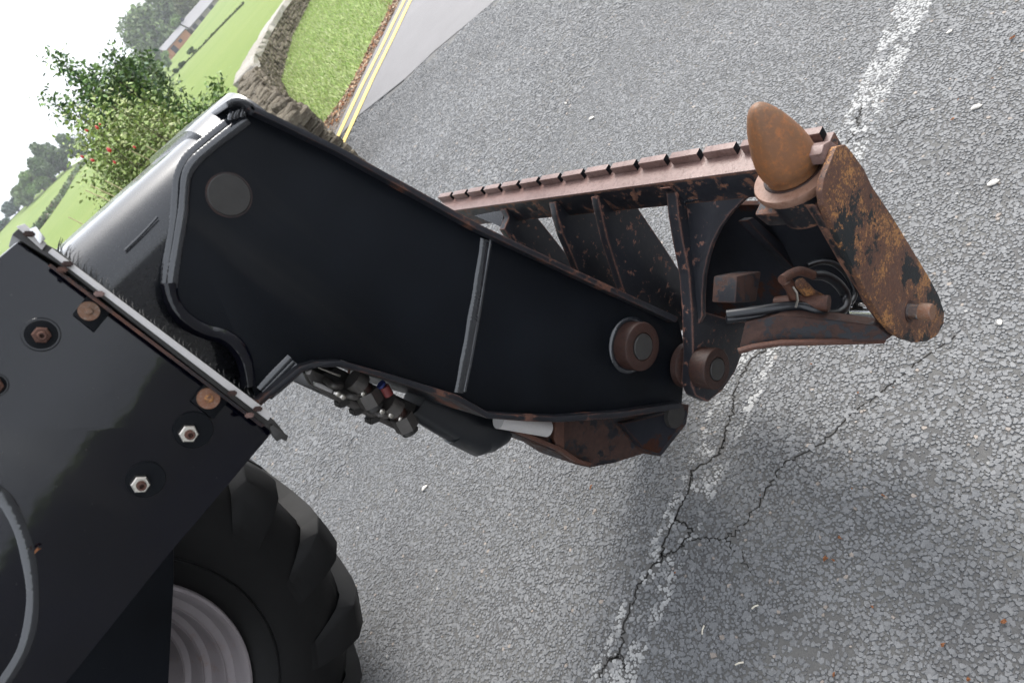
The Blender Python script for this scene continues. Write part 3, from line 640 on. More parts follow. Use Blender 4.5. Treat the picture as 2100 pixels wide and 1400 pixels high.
# ---- rose bush and saplings behind the machine
def stem_bush(name, label, cat, base, tips, leaf_n, leaf, cols, spread=.16, stem_r=.008, hips=None, upper=.25):
    t = empty(name, base, label, cat); bm = None; LV = []; cc = []
    for i, tip in enumerate(tips):
        tip = np.array(tip); b0 = base+np.array([RNG.normal(0, .12), RNG.normal(0, .12), 0]); mid = (b0+tip)/2+np.array([RNG.normal(0, .08), RNG.normal(0, .08), .15])
        path = spline([b0, mid, tip], 6); bm = tube(path, list(np.linspace(stem_r, stem_r*.25, len(path))), 5, bm)
        n = leaf_n//len(tips); k = RNG.uniform(upper, 1, n); P = np.c_[[np.interp(k, np.linspace(0, 1, len(path)), path[:, j]) for j in range(3)]].T
        P = P+RNG.normal(0, 1, (n, 3))*spread*(1.15-k*.75)[:, None]
        a = RNG.normal(size=(n, 3)); a[:, 2] *= .6; a /= np.linalg.norm(a, axis=1)[:, None]; nn = RNG.normal(0, .55, size=(n, 3))+[0, 0, 1]; b = np.cross(nn, a); b /= np.linalg.norm(b, axis=1)[:, None]
        s = (RNG.uniform(.55, 1.25, n)*leaf)[:, None]; m = P
        V = np.stack([m-a*s, m-a*s*.2+b*s*.5, m+a*s*.55+b*s*.36, m+a*s*1.1, m+a*s*.55-b*s*.36, m-a*s*.2-b*s*.5], 1); V[:, [1, 2, 4, 5], 2] += s*.14
        LV.append(V); cc.append(np.array(cols)[RNG.integers(0, len(cols), n)]*RNG.uniform(.65, 1.35, (n, 1))*random.uniform(.8, 1.2))
    V = np.concatenate(LV); n = len(V); npmesh('foliage', V.reshape(-1, 3), np.arange(n*6), [6]*n, M['leaf'], np.repeat(np.concatenate(cc), 6, 0), t)
    obj('stem', bm, M['bark'], t)
    for p, s in hips or []:
        s *= .78
        bm = lathe(p, (random.uniform(-.4, .4), random.uniform(-.4, .4), 1), [(-s*1.3, 0), (-s*1.1, s*.5), (-.3*s, s), (.5*s, s*.9), (1.2*s, s*.45), (1.6*s, s*.2)], 10); obj('rose_hip', bm, M['hip'], t, 60)
    return t
M['hip'] = simple('red rose hip', (.42, .022, .012), .35, 0, .5, .2, 60, .05)
def px_r(u, v, r):
    d = ray(u, v); return CAM+d*(r/math.hypot(d[0], d[1]))
RB = 6.6
OL = [(.22, .30, .085), (.27, .34, .10), (.18, .26, .065), (.31, .34, .15)]; GR = [(.14, .23, .07), (.17, .27, .075), (.11, .19, .055)]
tips = [px_r(random.uniform(150, 330), random.uniform(200, 330), RB+random.uniform(-.5, .5)) for _ in range(34)] + [px_r(random.uniform(200, 300), random.uniform(330, 420), RB+random.uniform(-.3, .3)) for _ in range(14)]
hips = [(px_r(u, v, RB-.55), s) for u, v, s in [(178, 268, .013), (199, 262, .015), (224, 308, .020), (169, 322, .013), (190, 329, .015), (235, 333, .013), (276, 302, .013), (312, 347, .015), (322, 342, .014), (205, 255, .009)]]
stem_bush('rose_bush', 'olive green wild rose bush with red hips behind the boom', 'bush', polar(11.5, RB), tips, 17000, .020, OL, .20, .008, hips)
tips = [px_r(u+random.uniform(-12, 12), v+random.uniform(-12, 12), 7.6+random.uniform(-.4, .4)) for u, v in [(150, 130), (165, 165), (180, 150), (200, 190), (215, 110), (240, 100), (255, 150), (270, 120), (225, 160), (155, 215), (150, 180), (260, 190), (300, 200), (320, 215), (340, 230), (240, 210), (190, 215), (290, 170), (115, 105), (75, 205)]]
stem_bush('hawthorn_sapling', 'dark green leggy sapling rising above the rose bush against the sky', 'sapling', polar(13.5, 7.6), tips, 12000, .025, GR+[(.05, .10, .045)], .13, .012, None, .5)
tips = [px_r(u, v, 6.9+random.uniform(-.3, .3)) for u, v in [(445, 160), (430, 180), (410, 205), (395, 215), (440, 200), (370, 235), (425, 220), (360, 260), (350, 290), (400, 240)]]
stem_bush('leafy_shoot', 'bright green leafy shoots standing in front of the field by the boom corner', 'sapling', polar(17.2, 6.9), tips, 2600, .024, [(.13, .22, .045), (.16, .26, .055), (.075, .13, .04)], .10, .007, None, .45)
# long dry stalks
def stalks():
    t = empty('dry_grass_tuft', polar(9.6, 6.0), 'tuft of tall dry grass stalks at the foot of the rose bush', 'grass tuft')
    bm = None
    for u, v in [(140, 445), (175, 390), (185, 380), (270, 310), (300, 300), (200, 400), (215, 370), (245, 390), (165, 470)]:
        tip = px_r(u, v, 5.9+random.uniform(-.2, .2)); b = np.array([tip[0]+random.uniform(-.1, .2), tip[1], 0]); bm = tube(spline([b, (b+tip)/2+[.03, 0, .08], tip], 5), .0035, 4, bm)
    obj('stalk', bm, simple('dry straw', (.42, .36, .20), .8), t)
stalks()

# ================================================================== TELEHANDLER
TH = empty('telehandler', (-.6, 1.12, 0), 'black telehandler with lowered gooseneck boom and rusty quick hitch carriage', 'telehandler')
YO, YF, YH, YT = .870, .860, .900, .913          # near faces: outer boom, seal frame, head plate, inner tube
BW = .40                                         # box depth of the boom head
AXD = at(600, 100, YT)-at(250, 400, YT)
def lin(a, b, t): return np.array(a)*(1-t)+np.array(b)*t
# ---- outer boom
ob_px = [(38, 492), (555, 868), (548, 886), (410, 1050), (350, 1120), (-240, 1860), (-900, 1500), (-420, 880)]
bm = plate_px(ob_px, YO, .36, .004)
OB = obj('outer_boom', bm, M['gloss_black'], TH, 30)
# front seal frame
fr = [(22, 478), (40, 462), (585, 884), (572, 896)]
bm = plate_px([(24, 480), (38, 466), (120, 512), (556, 858), (578, 886), (570, 895), (540, 872), (120, 540)], YF, .40, .002)
obj('seal_frame', bm, M['dark_metal'], OB, 30)
bm = plate_px([(101, 517), (109, 508), (551, 845), (543, 858)], YF-.010, .0095, .0008); obj('seal_strip', bm, M['zinc'], OB, 30)
bm = plate_px([(34, 462), (52, 456), (98, 498), (88, 512)], YF-.006, .006, .001); obj('seal_clip', bm, M['zinc'], OB, 30)
bm = plate_px([(60, 468), (76, 462), (96, 488), (84, 500)], YF-.012, .006, .001); obj('seal_clip', bm, M['chrome'], OB, 30)
bm = plate_px([(545, 872), (552, 866), (582, 888), (578, 900), (568, 894), (560, 900), (552, 890)], YF-.008, .007, .001); obj('seal_clip', bm, M['dark_metal'], OB, 30)
bm = plate_px([(100, 545), (106, 540), (536, 868), (530, 872)], YF-.004, .006, .0008); obj('wear_pad_edge', bm, M['flange'], OB, 30)
for u, v, c in ((140, 541, 'rust_pin'), (129, 553, 'rust_brown'), (205, 603, 'rust_rail'), (472, 804, 'rust_pin'), (522, 835, 'rust_pin'), (505, 848, 'rust_rail'), (60, 478, 'rust_pin')):
    a, b = at(u-6, v-5, YF-.013), at(u+7, v+5, YF-.013); mid = (a+b)/2
    bm = box(mid, (.010, .005, .006), Matrix.Rotation(.9, 3, 'Y'), .0015); obj('frame_bolt', bm, M[c], OB, 30)
bm = None                                        # brush seal
for k in range(70):
    t = (k/69)**1.7; p = at(*lin((120, 515), (548, 838), t), YF+.004); L = random.uniform(.005, .012)*(1.4 if t < .25 else .6)
    q = p+np.array([L*.95, random.uniform(-.004, .012), L*random.uniform(-.1, .7)]); bm = tube([p, (p+q)/2+np.array([0, 0, .001]), q], [.0005, .0004, .0002], 3, bm)
tag(obj('brush_seal', bm, M['bristle'], OB), kind='stuff')
def px_len(u, v, Y, n=40): return np.linalg.norm(at(u+n, v, Y)-at(u, v, Y))/n
ring = lambda c, r0, r1, d0, d1, m, nm, par, n=40: obj(nm, lathe(c, (0, -1, 0), [(d0, r0), (d1, r0), (d1, r1), (d0, r1)], n), m, par, 30)
def nut(c, r, h, m, par, hexa=True, stud='rust_brown'):
    bm = lathe(c, (0, -1, 0), [(0, r*.98), (.0015, r), (h*.85, r), (h, r*.86), (h, r*.52)], 6 if hexa else 24)
    o = obj('nut', bm, m, par, 30); bm = lathe(Vector(c), (0, -1, 0), [(0, r*.5), (h*1.55, r*.5), (h*1.7, r*.42), (h*1.7, r*.26), (h*1.2, r*.24), (h*1.2, 0)], 20); obj('stud', bm, M[stud], par, 30); return o
def washer(c, r, h, m, par, nm='washer'): return obj(nm, lathe(c, (0, -1, 0), [(0, r), (h*.7, r), (h, r*.96), (h, 0)], 40), m, par, 30)
for u, v, big, m in ((85, 687, 41, 'rust_pin'), (-12, 792, 30, 'rust_pin')):
    c = at(u, v, YO); s = px_len(u, v, YO); washer(c, big*s*1.02, .003, M['gloss_black'], OB); washer(c-[0, .003, 0], big*s*.86, .0022, M['satin_black'], OB)
    nut(c-[0, .005, 0], 21*s, .011, M['rust_brown'], OB)
for u, v in ((380, 883), (283, 985)):
    c = at(u, v, YO); s = px_len(u, v, YO); washer(c+np.array([.006, 0, -.004]), 40*s, .0045, M['satin_black'], OB); nut(c-[0, .004, 0], 20*s, .011, M['steel'], OB)
for u, v, nm in ((183, 638, 0), (422, 813, 1)):
    c = at(u, v, YO); s = px_len(u, v, YO)
    bm = plate_px([(u-32, v+8), (u+4, v-38), (u+52, v-4), (u+12, v+44)], YO-.005, .0048, .0012); obj('pad_bracket', bm, M['satin_black'], OB, 30)
    o = washer(c-[0, .005, 0], 23*s, .004, M['rust_washer'], OB, 'washer'); obj('bolt_head', lathe(c-[0, .009, 0], (0, -1, 0), [(0, 9*s), (.002, 8*s), (.003, 5*s), (.003, 0)], 20), M['rust_washer' if not nm else 'rust_plate'], OB, 30)
# long weld arc low on the outer boom
pts = [at(u, v, YO) for u, v in [(-20, 1000), (12, 1028), (38, 1075), (56, 1130), (66, 1190), (66, 1250), (54, 1310), (30, 1360), (-10, 1420)]]
obj('weld_bead', bead(pts, .0065, YO, .5), M['weld'], OB, 60)
for o in [OB] + list(OB.children):
    for v in o.data.vertices: v.co.y += (v.co.z-1.22)*.11
# ---- inner boom tube with rounded top corner
ti = []
a0, a1 = at(130, 512, YT+.03), at(480, 200, YT+.03)
axis = at(470, 207, YT+.04)-at(130, 512, YT+.04); axis /= np.linalg.norm(axis); perp = np.array([-axis[2], 0, axis[0]])
top0 = at(130, 512, YT+.035)
def tube_box(s0, s1, Htube, rc, y0, y1):
    prof = []
    for (yc, zc, b0) in ((y0+rc, -rc, 90), (y0+rc, -Htube+rc*.4, 180), (y1-rc, -Htube+rc*.4, 270), (y1-rc, -rc, 0)):
        rr = rc if zc == -rc else rc*.4
        for k in range(11):
            a = R(b0+(k)*9) if True else 0
            prof.append((yc+(rr if True else 0)*math.cos(a), zc+rr*math.sin(a)))
    b = bmesh.new(); rings = []
    for s_ in np.linspace(s0, s1, 8):
        o = top0+axis*s_; rings.append([b.verts.new(o*[1, 0, 1]+perp*zz+[0, yy, 0]) for yy, zz in prof])
    n = len(prof)
    for A, B in zip(rings, rings[1:]):
        for k in range(n): b.faces.new((A[k], A[(k+1) % n], B[(k+1) % n], B[k]))
    b.faces.new(rings[0]); b.faces.new(rings[-1][::-1]); return b
tube_len = np.linalg.norm(at(470, 207, YT+.04)-at(130, 512, YT+.04))
IB = obj('inner_boom', tube_box(-.6, tube_len-.006, .30, .068, YT, YT+BW-.03), M['tube_black'], TH, 50)
# seam line along the side of the tube
obj('weld_seam', bead([at(256, 514, YT), at(291, 480, YT), at(324, 444, YT)], .0014, YT, .6), M['weld'], IB, 60)
# ---- boom head
hp = [(495, 240), (520, 226), (985, 472), (1392, 658), (1402, 700), (1404, 760), (1398, 832), (1150, 852), (1005, 845), (935, 808), (700, 738), (645, 742), (590, 785), (536, 830), (517, 800), (509, 750), (490, 712), (430, 684), (375, 652), (352, 605), (350, 572), (372, 440), (373, 380), (394, 338), (440, 296)]
BH = obj('boom_head', plate_px(hp, YH, .016, .002), M['satin_black'], TH, 30)
obj('far_side_plate', plate_px(hp, YH+BW-.016, .016, .002), M['satin_black'], BH, 30)
front = [(512, 212), (560, 234), (700, 302), (985, 460), (1180, 552), (1392, 650)]
obj('front_flange', plate_px(strip_px(front, -13), YH-.020, BW+.04, .0025), M['flange'], BH, 30)
rear = [(534, 834), (560, 812), (592, 786), (622, 762), (650, 754), (700, 752), (800, 780), (936, 822), (1000, 858), (1080, 864), (1150, 866), (1280, 856), (1398, 838)]
obj('rear_flange', plate_px(strip_px(rear, 13), YH-.020, BW+.04, .0025), M['flange'], BH, 30)
sc0 = float(np.dot(at(396, 275, YT+.04)-top0, axis)); tl_ = tube_len
top0 = top0+perp*.007
obj('top_cover', tube_box(sc0, tl_+.012, .12, .070, YH+.004, YH+BW-.004), M['tube_black'], BH, 50)
lip = [(462, 208), (474, 202), (488, 199), (504, 203), (520, 213), (530, 226)]
obj('end_lip', plate_px(strip_px(lip, -14), YH-.020, BW+.04, .003), M['tube_black'], BH, 40)
mid = [(740, 745)]
w1 = [at(u, v, YH) for u, v in [(507, 246), (470, 274), (436, 300), (400, 332), (384, 360), (379, 400), (376, 440), (366, 500), (356, 560), (353, 590)]]
obj('weld_bead', bead(w1, .0066, YH, .55), M['weld'], BH, 60)
w2 = [p+d for p, d in zip([at(u, v, YT-.002) for u, v in [(497, 238), (460, 262), (424, 290), (386, 326), (368, 362), (364, 400), (362, 440), (353, 500), (344, 560), (341, 590)]], [0]*10)]
obj('weld_bead', bead(w2, .0070, YT, .55), M['weld'], BH, 60)
w3 = [at(u, v, YH+.001) for u, v in [(346, 580), (352, 612), (366, 640), (392, 664), (425, 680), (455, 688), (482, 706), (500, 735), (507, 765), (510, 795)]]
obj('weld_bead', bead(w3, .0100, YH, .65, .006, .4), M['gloss_black'], BH, 60)
w4 = [at(u, v, YH) for u, v in [(995, 490), (985, 560), (972, 640), (958, 720), (941, 806)]]
obj('weld_bead', bead(w4, .0095, YH, .30), M['weld'], BH, 60)
w5 = [at(u, v, YH) for u, v in [(1007, 492), (996, 560), (983, 640), (969, 720), (953, 804)]]
obj('weld_bead', bead(w5, .0035, YH, .5), M['weld'], BH, 60)
for k in range(4):                               # fan of weld runs at the heel
    u0, v0, u1, v1 = 532+k*6, 800+k*4, 596+k*7, 733+k*7
    pts = [at(*lin((u0, v0), (u1, v1), t), YH) + np.array([0, -.001, 0]) for t in (0, .35, .7, 1)]
    obj('weld_bead', bead(pts, .0062, YH, .6), M['weld'], BH, 60)
for k in range(5):
    u, v = 505-k*7+random.uniform(-2, 2), 222+k*2
    obj('weld_bead', bead([at(u, v, YH-.004), at(u-4, v+9, YH-.004), at(u-5, v+18, YH-.003)], .004, YH, .8), M['weld'], BH, 60)
# flush pin cover disc
c = at(470, 400, YH); s = px_len(470, 400, YH)
obj('pin_cover', lathe(c, (0, -1, 0), [(-.002, 45*s), (.0012, 44*s), (.0022, 42*s), (.0022, 0)], 56), M['dark_metal'], BH, 30)
obj('cover_groove', lathe(c, (0, -1, 0), [(-.001, 47.5*s), (.0008, 47.5*s), (.0008, 44.5*s), (-.001, 44.5*s)], 56, cap=False), M['flange'], BH, 30)
# hinge pin through the head
def hinge(cpx, Yface, Yback, rpx, par, weld=True, nm='hinge_pin'):
    c = at(*cpx, Yface); s = np.linalg.norm(at(cpx[0], cpx[1]+rpx, Yface)-c)/rpx; r = rpx*s*.93
    o = obj(nm, lathe(c, (0, -1, 0), [(-(Yback-Yface), r*.98), (-.004, r), (-.001, r*.97), (0, r*.93), (0, r*.58), (-.003, r*.56), (-.003, r*.53)], 48), M['rust_pin'], par, 30)
    obj('pin_end', lathe(c+[0, .001, 0], (0, -1, 0), [(-.01, r*.54), (.002, r*.53), (.003, r*.50), (.003, 0)], 40), M['dark_metal'], par, 30)
    return c, r
c, r = hinge((1319, 711), .862, YH+.01, 54, BH)
obj('weld_bead', bead([Vector((c[0]+math.cos(a)*r*1.06, YH-.003, c[2]+math.sin(a)*r*1.06)) for a in np.linspace(0, 2*math.pi, 15)], .007, YH, .8), M['weld'], BH, 60)
# ---- things under the boom
Yv = 1.06
VB = obj('valve_block', plate_px([(648, 772), (690, 752), (868, 836), (858, 868), (836, 886), (650, 800)], Yv, .12, .003), M['dark_metal'], TH, 30)
obj('valve_edge', plate_px([(628, 768), (640, 757), (662, 768), (700, 806), (838, 884), (832, 890), (690, 822), (640, 790)], Yv-.02, .018, .002), M['fitting'], VB, 30)
for u, v in ((702, 824), (732, 840), (764, 858)):
    obj('block_bolt', box(at(u, v, Yv-.01), (.022, .022, .014), Matrix.Rotation(.7, 3, 'Y'), .003), M['dark_metal'], VB, 30)
obj('bright_clip', plate_px([(646, 783), (662, 788), (684, 800), (680, 806), (648, 792)], Yv-.035, .01, .001), M['zinc'], VB, 30)
obj('bright_clip', plate_px([(655, 753), (700, 769), (698, 773), (655, 756)], Yv-.035, .006, .001), M['steel'], VB, 30)
obj('bright_clip', plate_px([(629, 762), (641, 757), (636, 768), (630, 768)], Yv-.045, .008, .001), M['zinc'], VB, 30)
for q in ((728, 809), (812, 860)): obj('white_tape', plate_px([(q[0]-8, q[1]-10), (q[0]+4, q[1]-10), (q[0]+2, q[1]+12), (q[0]-6, q[1]+10)], Yv-.012, .011, .002), M['zinc'], VB, 30)
def fit(px, rad, m, par, nm='hose_fitting', Y=Yv-.045, n=10): obj(nm, tube([at(u, v, Y) for u, v in px], rad, n), M[m], par, 40)
for dx, dy in ((0, 0), (72, 50)):
    fit([(722+dx, 776+dy), (742+dx, 790+dy)], .019, 'fitting', VB); fit([(742+dx, 790+dy), (752+dx, 806+dy)], .013, 'rust_pin', VB); fit([(750+dx, 802+dy), (764+dx, 828+dy)], .020, 'fitting', VB, n=6); fit([(764+dx, 826+dy), (770+dx, 836+dy)], .015, 'dark_metal', VB)
fit([(788, 792), (798, 810)], .008, 'red', VB, 'marker_sleeve', Yv-.062); fit([(780, 787), (784, 790)], .008, 'blue', VB, 'marker_sleeve', Yv-.06)
fit([(715, 765), (717, 754), (719, 744)], .002, 'rust_brown', VB, 'wire')
for u, v in ((742, 806), (750, 812), (818, 858), (826, 862), (700, 812), (690, 806), (780, 842), (798, 850)):  # small bright steel pieces added as glints among the valve fittings
    obj('glint_screw', lathe(at(u, v, Yv-.05), (0, -1, 0), [(0, .005), (.008, .005), (.009, .003), (.009, 0)], 8), M['steel'], VB, 30)
for u0, v0, u1, v1 in ((668, 778, 700, 790), (700, 800, 742, 812), (760, 838, 806, 850)):
    obj('valve_pipe', tube(spline([at(u0, v0, Yv-.03), at((u0+u1)/2, (v0+v1)/2+6, Yv-.05), at(u1, v1, Yv-.04)], 6), .006, 8), M['fitting'], VB, 50)
# tilt ram with black sleeve, rod and link
TR = obj('tilt_ram', tube([at(u, v, 1.08) for u, v in [(850, 815), (900, 842), (960, 872), (1005, 880), (1030, 876)]], [.036, .040, .046, .046, .034], 20), M['hose'], TH, 50)
obj('ram_gland', tube([at(u, v, 1.08) for u, v in [(935, 868), (985, 893), (1012, 893)]], [.040, .041, .030], 18), M['hose'], TR, 50)
obj('ram_rod', tube([at(u, v, .985) for u, v in [(1022, 860), (1122, 878)]], .0165, 20), M['zinc'], TR, 50)
TL = obj('tilt_link', plate_px([(1058, 890), (1068, 868), (1120, 850), (1392, 826), (1414, 830), (1408, 870), (1356, 936), (1322, 930), (1258, 950), (1210, 959), (1180, 952), (1148, 930), (1100, 912)], 1.02, .12, .004), M['brown_chipped'], TH, 30)
obj('link_rib', plate_px([(1140, 862), (1158, 862), (1158, 930), (1146, 926), (1136, 900)], 1.005, .012, .003), M['rust_brown'], TL, 30)
obj('link_edge', plate_px(strip_px([(1062, 888), (1100, 905), (1150, 926), (1185, 950), (1212, 957)], 9), 1.0, .018, .002), M['rust_brown'], TL, 30)
obj('link_cheek', plate_px([(1275, 868), (1330, 856), (1408, 836), (1412, 850), (1352, 930), (1318, 918)], 1.0, .016, .003), M['dark_inner'], TL, 30)
obj('link_pin', lathe(at(1380, 850, 1.0), (0, -1, 0), [(0, .03), (.01, .029), (.01, 0)], 28), M['dark_metal'], TL, 30)

# ---- quick hitch carriage
S = 1.15
RX, RZ = .673*S, 1.4-.603*S                      # rail: line where the teeth meet the top face
st, bk, tx, tz = .0365*S, .052*S, .0130*S, .0150*S
Y_N, Y_FAR = .560, 1.70
def fY(y): return .545+(y-.5875)*.97
def sec(poly, y0, y1, bev=.0015): return slab([(x, y0, z) for x, z in poly], (0, y1-y0, 0), bev)
CG = obj('carriage', sec([(RX-st, RZ), (RX+tx+.004, RZ), (RX+tx+.004, RZ-bk), (RX-st, RZ-bk)], Y_N, Y_FAR, .002), M['chipped_heavy'], TH, 30)
# worn bare top face of the rail
obj('rail_top', sec([(RX-st+.001, RZ+.0005), (RX+tx+.003, RZ+.0005), (RX+tx+.003, RZ+.003), (RX-st+.001, RZ+.003)], Y_N, Y_FAR, .0008), M['rust_rail'], CG, 30)
pitch = .0761; notch0 = .774
y = notch0-pitch*3+.012
tooth_me = None
while y < Y_FAR-.05:
    o = obj('tooth', sec([(RX, RZ+.003), (RX+tx, RZ+.003), (RX+tx, RZ+.003+tz), (RX, RZ+.003+tz)], y+.0125, y+pitch, .0012), M['rust_rail'], CG, 30)
    o.data.materials.append(M['satin_black'])
    for f in o.data.polygons:
        if f.normal.y < -.9: f.material_index = 1
    y += pitch
def rib(px, Y, th, m='rib_paint'): return obj('rib', plate_px(px, Y, th, .003), M[m], CG, 30)
def onrail(u, v): return float(onplane(u, v, (RX-st, 0, 0), (1, 0, 0))[1])
YR = onrail(1388, 393)
rib([(1372, 384), (1388, 393), (1392, 440), (1402, 500), (1414, 560), (1420, 640), (1422, 720), (1418, 790), (1428, 812), (1452, 824), (1482, 800), (1508, 762), (1526, 715), (1530, 660), (1500, 655), (1448, 640), (1450, 560), (1450, 480), (1450, 400), (1400, 372)], YR, .026)
rib([(1226, 402), (1232, 430), (1246, 490), (1268, 560), (1300, 660), (1480, 690), (1362, 505), (1314, 434), (1290, 400), (1250, 392)], onrail(1232, 402), .022)
rib([(1138, 414), (1143, 440), (1155, 482), (1176, 530), (1210, 620), (1350, 620), (1268, 490), (1211, 428), (1195, 405), (1160, 404)], onrail(1143, 414), .022)
rib([(1036, 428), (1044, 445), (1034, 470), (1100, 570), (1200, 570), (1130, 480), (1088, 428), (1060, 420)], onrail(1040, 428), .022)
yg = onrail(1040, 430); obj('gusset', slab([at(972, 442, yg+.10), at(1034, 430, yg+.02), at(1029, 466, yg+.02)], (0.004, .0, -.008), .001), M['tube_black'], CG, 30)
# sloping back sheet with the round cut-out
P0 = np.array([RX-st+.004, .8, RZ-bk+.004]); dn = np.array([-.66, 0, -.75]); dn /= np.linalg.norm(dn); nsh = np.cross(dn, [0, 1, 0]); 
def sh(u, v): return onplane(u, v, P0, nsh)
arc = [(1546, 396), (1522, 412), (1498, 436), (1476, 466), (1460, 498), (1450, 530), (1443, 565), (1440, 605), (1440, 650)]
shp = [sh(u, v) for u, v in [(1384, 412), (1470, 397), (1552, 384)] + arc + [(1418, 690), (1412, 600), (1400, 500)]]
thk = nsh*(.012 if nsh[0] > 0 else -.012)
obj('back_sheet', slab(shp, thk, .0015), M['chipped'], CG, 30)
obj('weld_bead', bead([sh(u, v)-thk*.2 for u, v in [(1392, 413), (1440, 404), (1490, 396), (1546, 388)]], .0055, 0, .9), M['weld'], CG, 60)
obj('weld_bead', bead([sh(u, v)-thk*.2 for u, v in [(1394, 418), (1402, 480), (1413, 545), (1420, 610), (1422, 660)]], .006, 0, .9), M['satin_black'], CG, 60)
# cheek plate at the near end
YC = .520; CT = .010
ck = [(1716, 300), (1734, 296), (1752, 318), (1772, 346), (1790, 384), (1828, 440), (1868, 506), (1902, 562), (1926, 606), (1937, 640), (1936, 664), (1922, 688), (1902, 700), (1880, 702), (1856, 696), (1832, 682), (1810, 656), (1786, 616), (1752, 552), (1722, 490), (1698, 440), (1690, 420), (1686, 392), (1690, 366), (1704, 330)]
CK = obj('cheek_plate', plate_px(ck, YC, CT, .0022), M['rust_plate'], CG, 30)
# web between cheek and rail, box under the cone
Yk = YC+CT
YCN = .592; cb = at(1627, 355, YCN)
obj('end_block', slab([(cb[0]-.046, Yk+.001, cb[2]-.036), (cb[0]+.045, Yk+.001, cb[2]-.032), (cb[0]+.045, Yk+.001, cb[2]-.085), (cb[0]-.035, Yk+.001, cb[2]-.078)], (0, .128, 0), .006), M['chipped_heavy'], CG, 40)
obj('stiffener', plate_px([(1692, 428), (1706, 452), (1752, 548), (1790, 622), (1832, 678), (1816, 652), (1777, 598), (1742, 544), (1690, 452), (1668, 418)], Yk+.001, .014, .002), M['chipped_heavy'], CG, 30)
obj('top_link_plate', plate_px([(1690, 296), (1704, 288), (1722, 300), (1712, 326), (1694, 336), (1684, 316)], Yk+.001, .05, .003), M['rust_rail'], CG, 30)
# locating cone
axc = Vector((.035, 0, 1)).normalized(); s = .1/107*(YCN/.62)
k_ = .925
obj('cone_collar', lathe(cb, axc, [(-.024, .053*k_), (-.014, .060*k_), (-.013, .066*k_), (-.003, .068*k_), (.001, .066*k_), (.003, .048*k_)], 64), M['rust_collar'], CG, 40)
pr = [(.0, .0455), (.006, .046), (.012, .0455), (.017, .0490), (.028, .0505), (.042, .0495), (.060, .0458), (.080, .0392), (.098, .0325), (.112, .0252), (.121, .0195), (.127, .0145), (.131, .009), (.1325, .005), (.1328, 0)]
obj('cone_groove', lathe(cb, axc, [(.0015, .050*k_), (.0045, .0475*k_), (.0045, .044*k_)], 48, cap=False), M['rust_pin'], CG, 40)
obj('locating_cone', lathe(cb, axc, [(h*1.10*k_, r_*.93*k_) for h, r_ in pr], 64), M['rust_cone'], CG, 60)
obj('cone_boss', lathe(cb, axc, [(-.075, .050*k_), (-.035, .055*k_), (-.012, .055*k_)], 40), M['chipped_heavy'], CG, 40)
# inner front sheet and brown struts seen through the cut-out
PF = np.array([.775, .7, .62]); nF = np.cross([-.15, 0, -.99], [0, 1, 0])
obj('front_sheet', slab([onplane(u, v, PF, nF) for u, v in [(1425, 660), (1428, 500), (1478, 420), (1690, 420), (1796, 645), (1700, 664), (1595, 660), (1520, 690), (1440, 700)]], (.012, 0, -.002), .001), M['dark_inner'], CG, 30)
obj('strut', plate_px([(1532, 452), (1545, 445), (1668, 556), (1650, 572)], fY(.78), .02, .002), M['dark_inner'], CG, 30)
obj('inner_panel', plate_px([(1600, 440), (1690, 432), (1740, 540), (1700, 560), (1640, 480)], fY(.77), .012, .002), M['dark_inner'], CG, 30)
LB = obj('lower_bar', slab([at(1828, 690, YC+CT+.002), at(1816, 699, YC+CT+.002), at(1700, 702, fY(.64)), at(1600, 703, fY(.70)), at(1545, 712, fY(.735)), at(1514, 722, fY(.755)), at(1528, 660, fY(.755)), at(1595, 646, fY(.705)), at(1700, 654, fY(.645)), at(1798, 668, YC+CT+.006)], (.022, 0, -.012), .002), M['brown_chipped'], CG, 30)
obj('lower_lip', tube([at(1514, 720, fY(.75)), at(1545, 711, fY(.73)), at(1600, 703, fY(.695)), at(1700, 701, fY(.637)), at(1812, 698, fY(.588))], .0055, 8), M['rust_brown'], CG, 40)
obj('bracket', plate_px([(1512, 566), (1562, 556), (1552, 618), (1508, 622)], fY(.77), .05, .004), M['brown_chipped'], CG, 30)
ram = at(1700, 612, fY(.66))
obj('lock_ram', tube([at(1590, 622, fY(.74)), at(1625, 620, fY(.71)), at(1700, 622, fY(.65))], [.012, .014, .014], 20), M['rust_brown'], CG, 40)
obj('ram_port', tube([at(1612, 575, fY(.70)), at(1622, 592, fY(.70)), at(1630, 614, fY(.70))], [.010, .009, .009], 10), M['rust_brown'], CG, 40)
obj('ram_port', tube([at(1640, 580, fY(.685)), at(1662, 604, fY(.685)), at(1690, 622, fY(.685))], [.010, .011, .013], 10), M['rust_plate'], CG, 40)
obj('hose_fitting', tube(spline([at(1604, 574, fY(.69)), at(1622, 562, fY(.69)), at(1642, 556, fY(.685)), at(1670, 565, fY(.68))], 5), .0082, 12), M['rust_brown'], CG, 50)
def hose(px, r_, Ys): obj('hose', tube(spline([at(u, v, fY(Y)) for (u, v), Y in zip(px, Ys)], 8), r_, 14), M['hose'], CG, 60)
hose([(1668, 564), (1692, 566), (1716, 580), (1733, 603), (1734, 626), (1720, 641), (1700, 644), (1672, 636), (1640, 627), (1600, 630), (1550, 637), (1490, 645)], .0088, [.68, .672, .665, .66, .655, .655, .66, .67, .69, .71, .74, .78])
hose([(1655, 545), (1680, 537), (1708, 540), (1732, 558), (1748, 584), (1752, 606), (1742, 625)], .0052, [.70, .69, .68, .67, .66, .655, .655])
hose([(1700, 653), (1660, 644), (1620, 640), (1560, 646), (1490, 655)], .0072, [.665, .69, .71, .74, .78])
obj('hose_clip', tube([at(1626, 588, fY(.683)), at(1634, 600, fY(.68)), at(1636, 616, fY(.68)), at(1632, 630, fY(.685))], .002, 6), M['steel'], CG, 40)
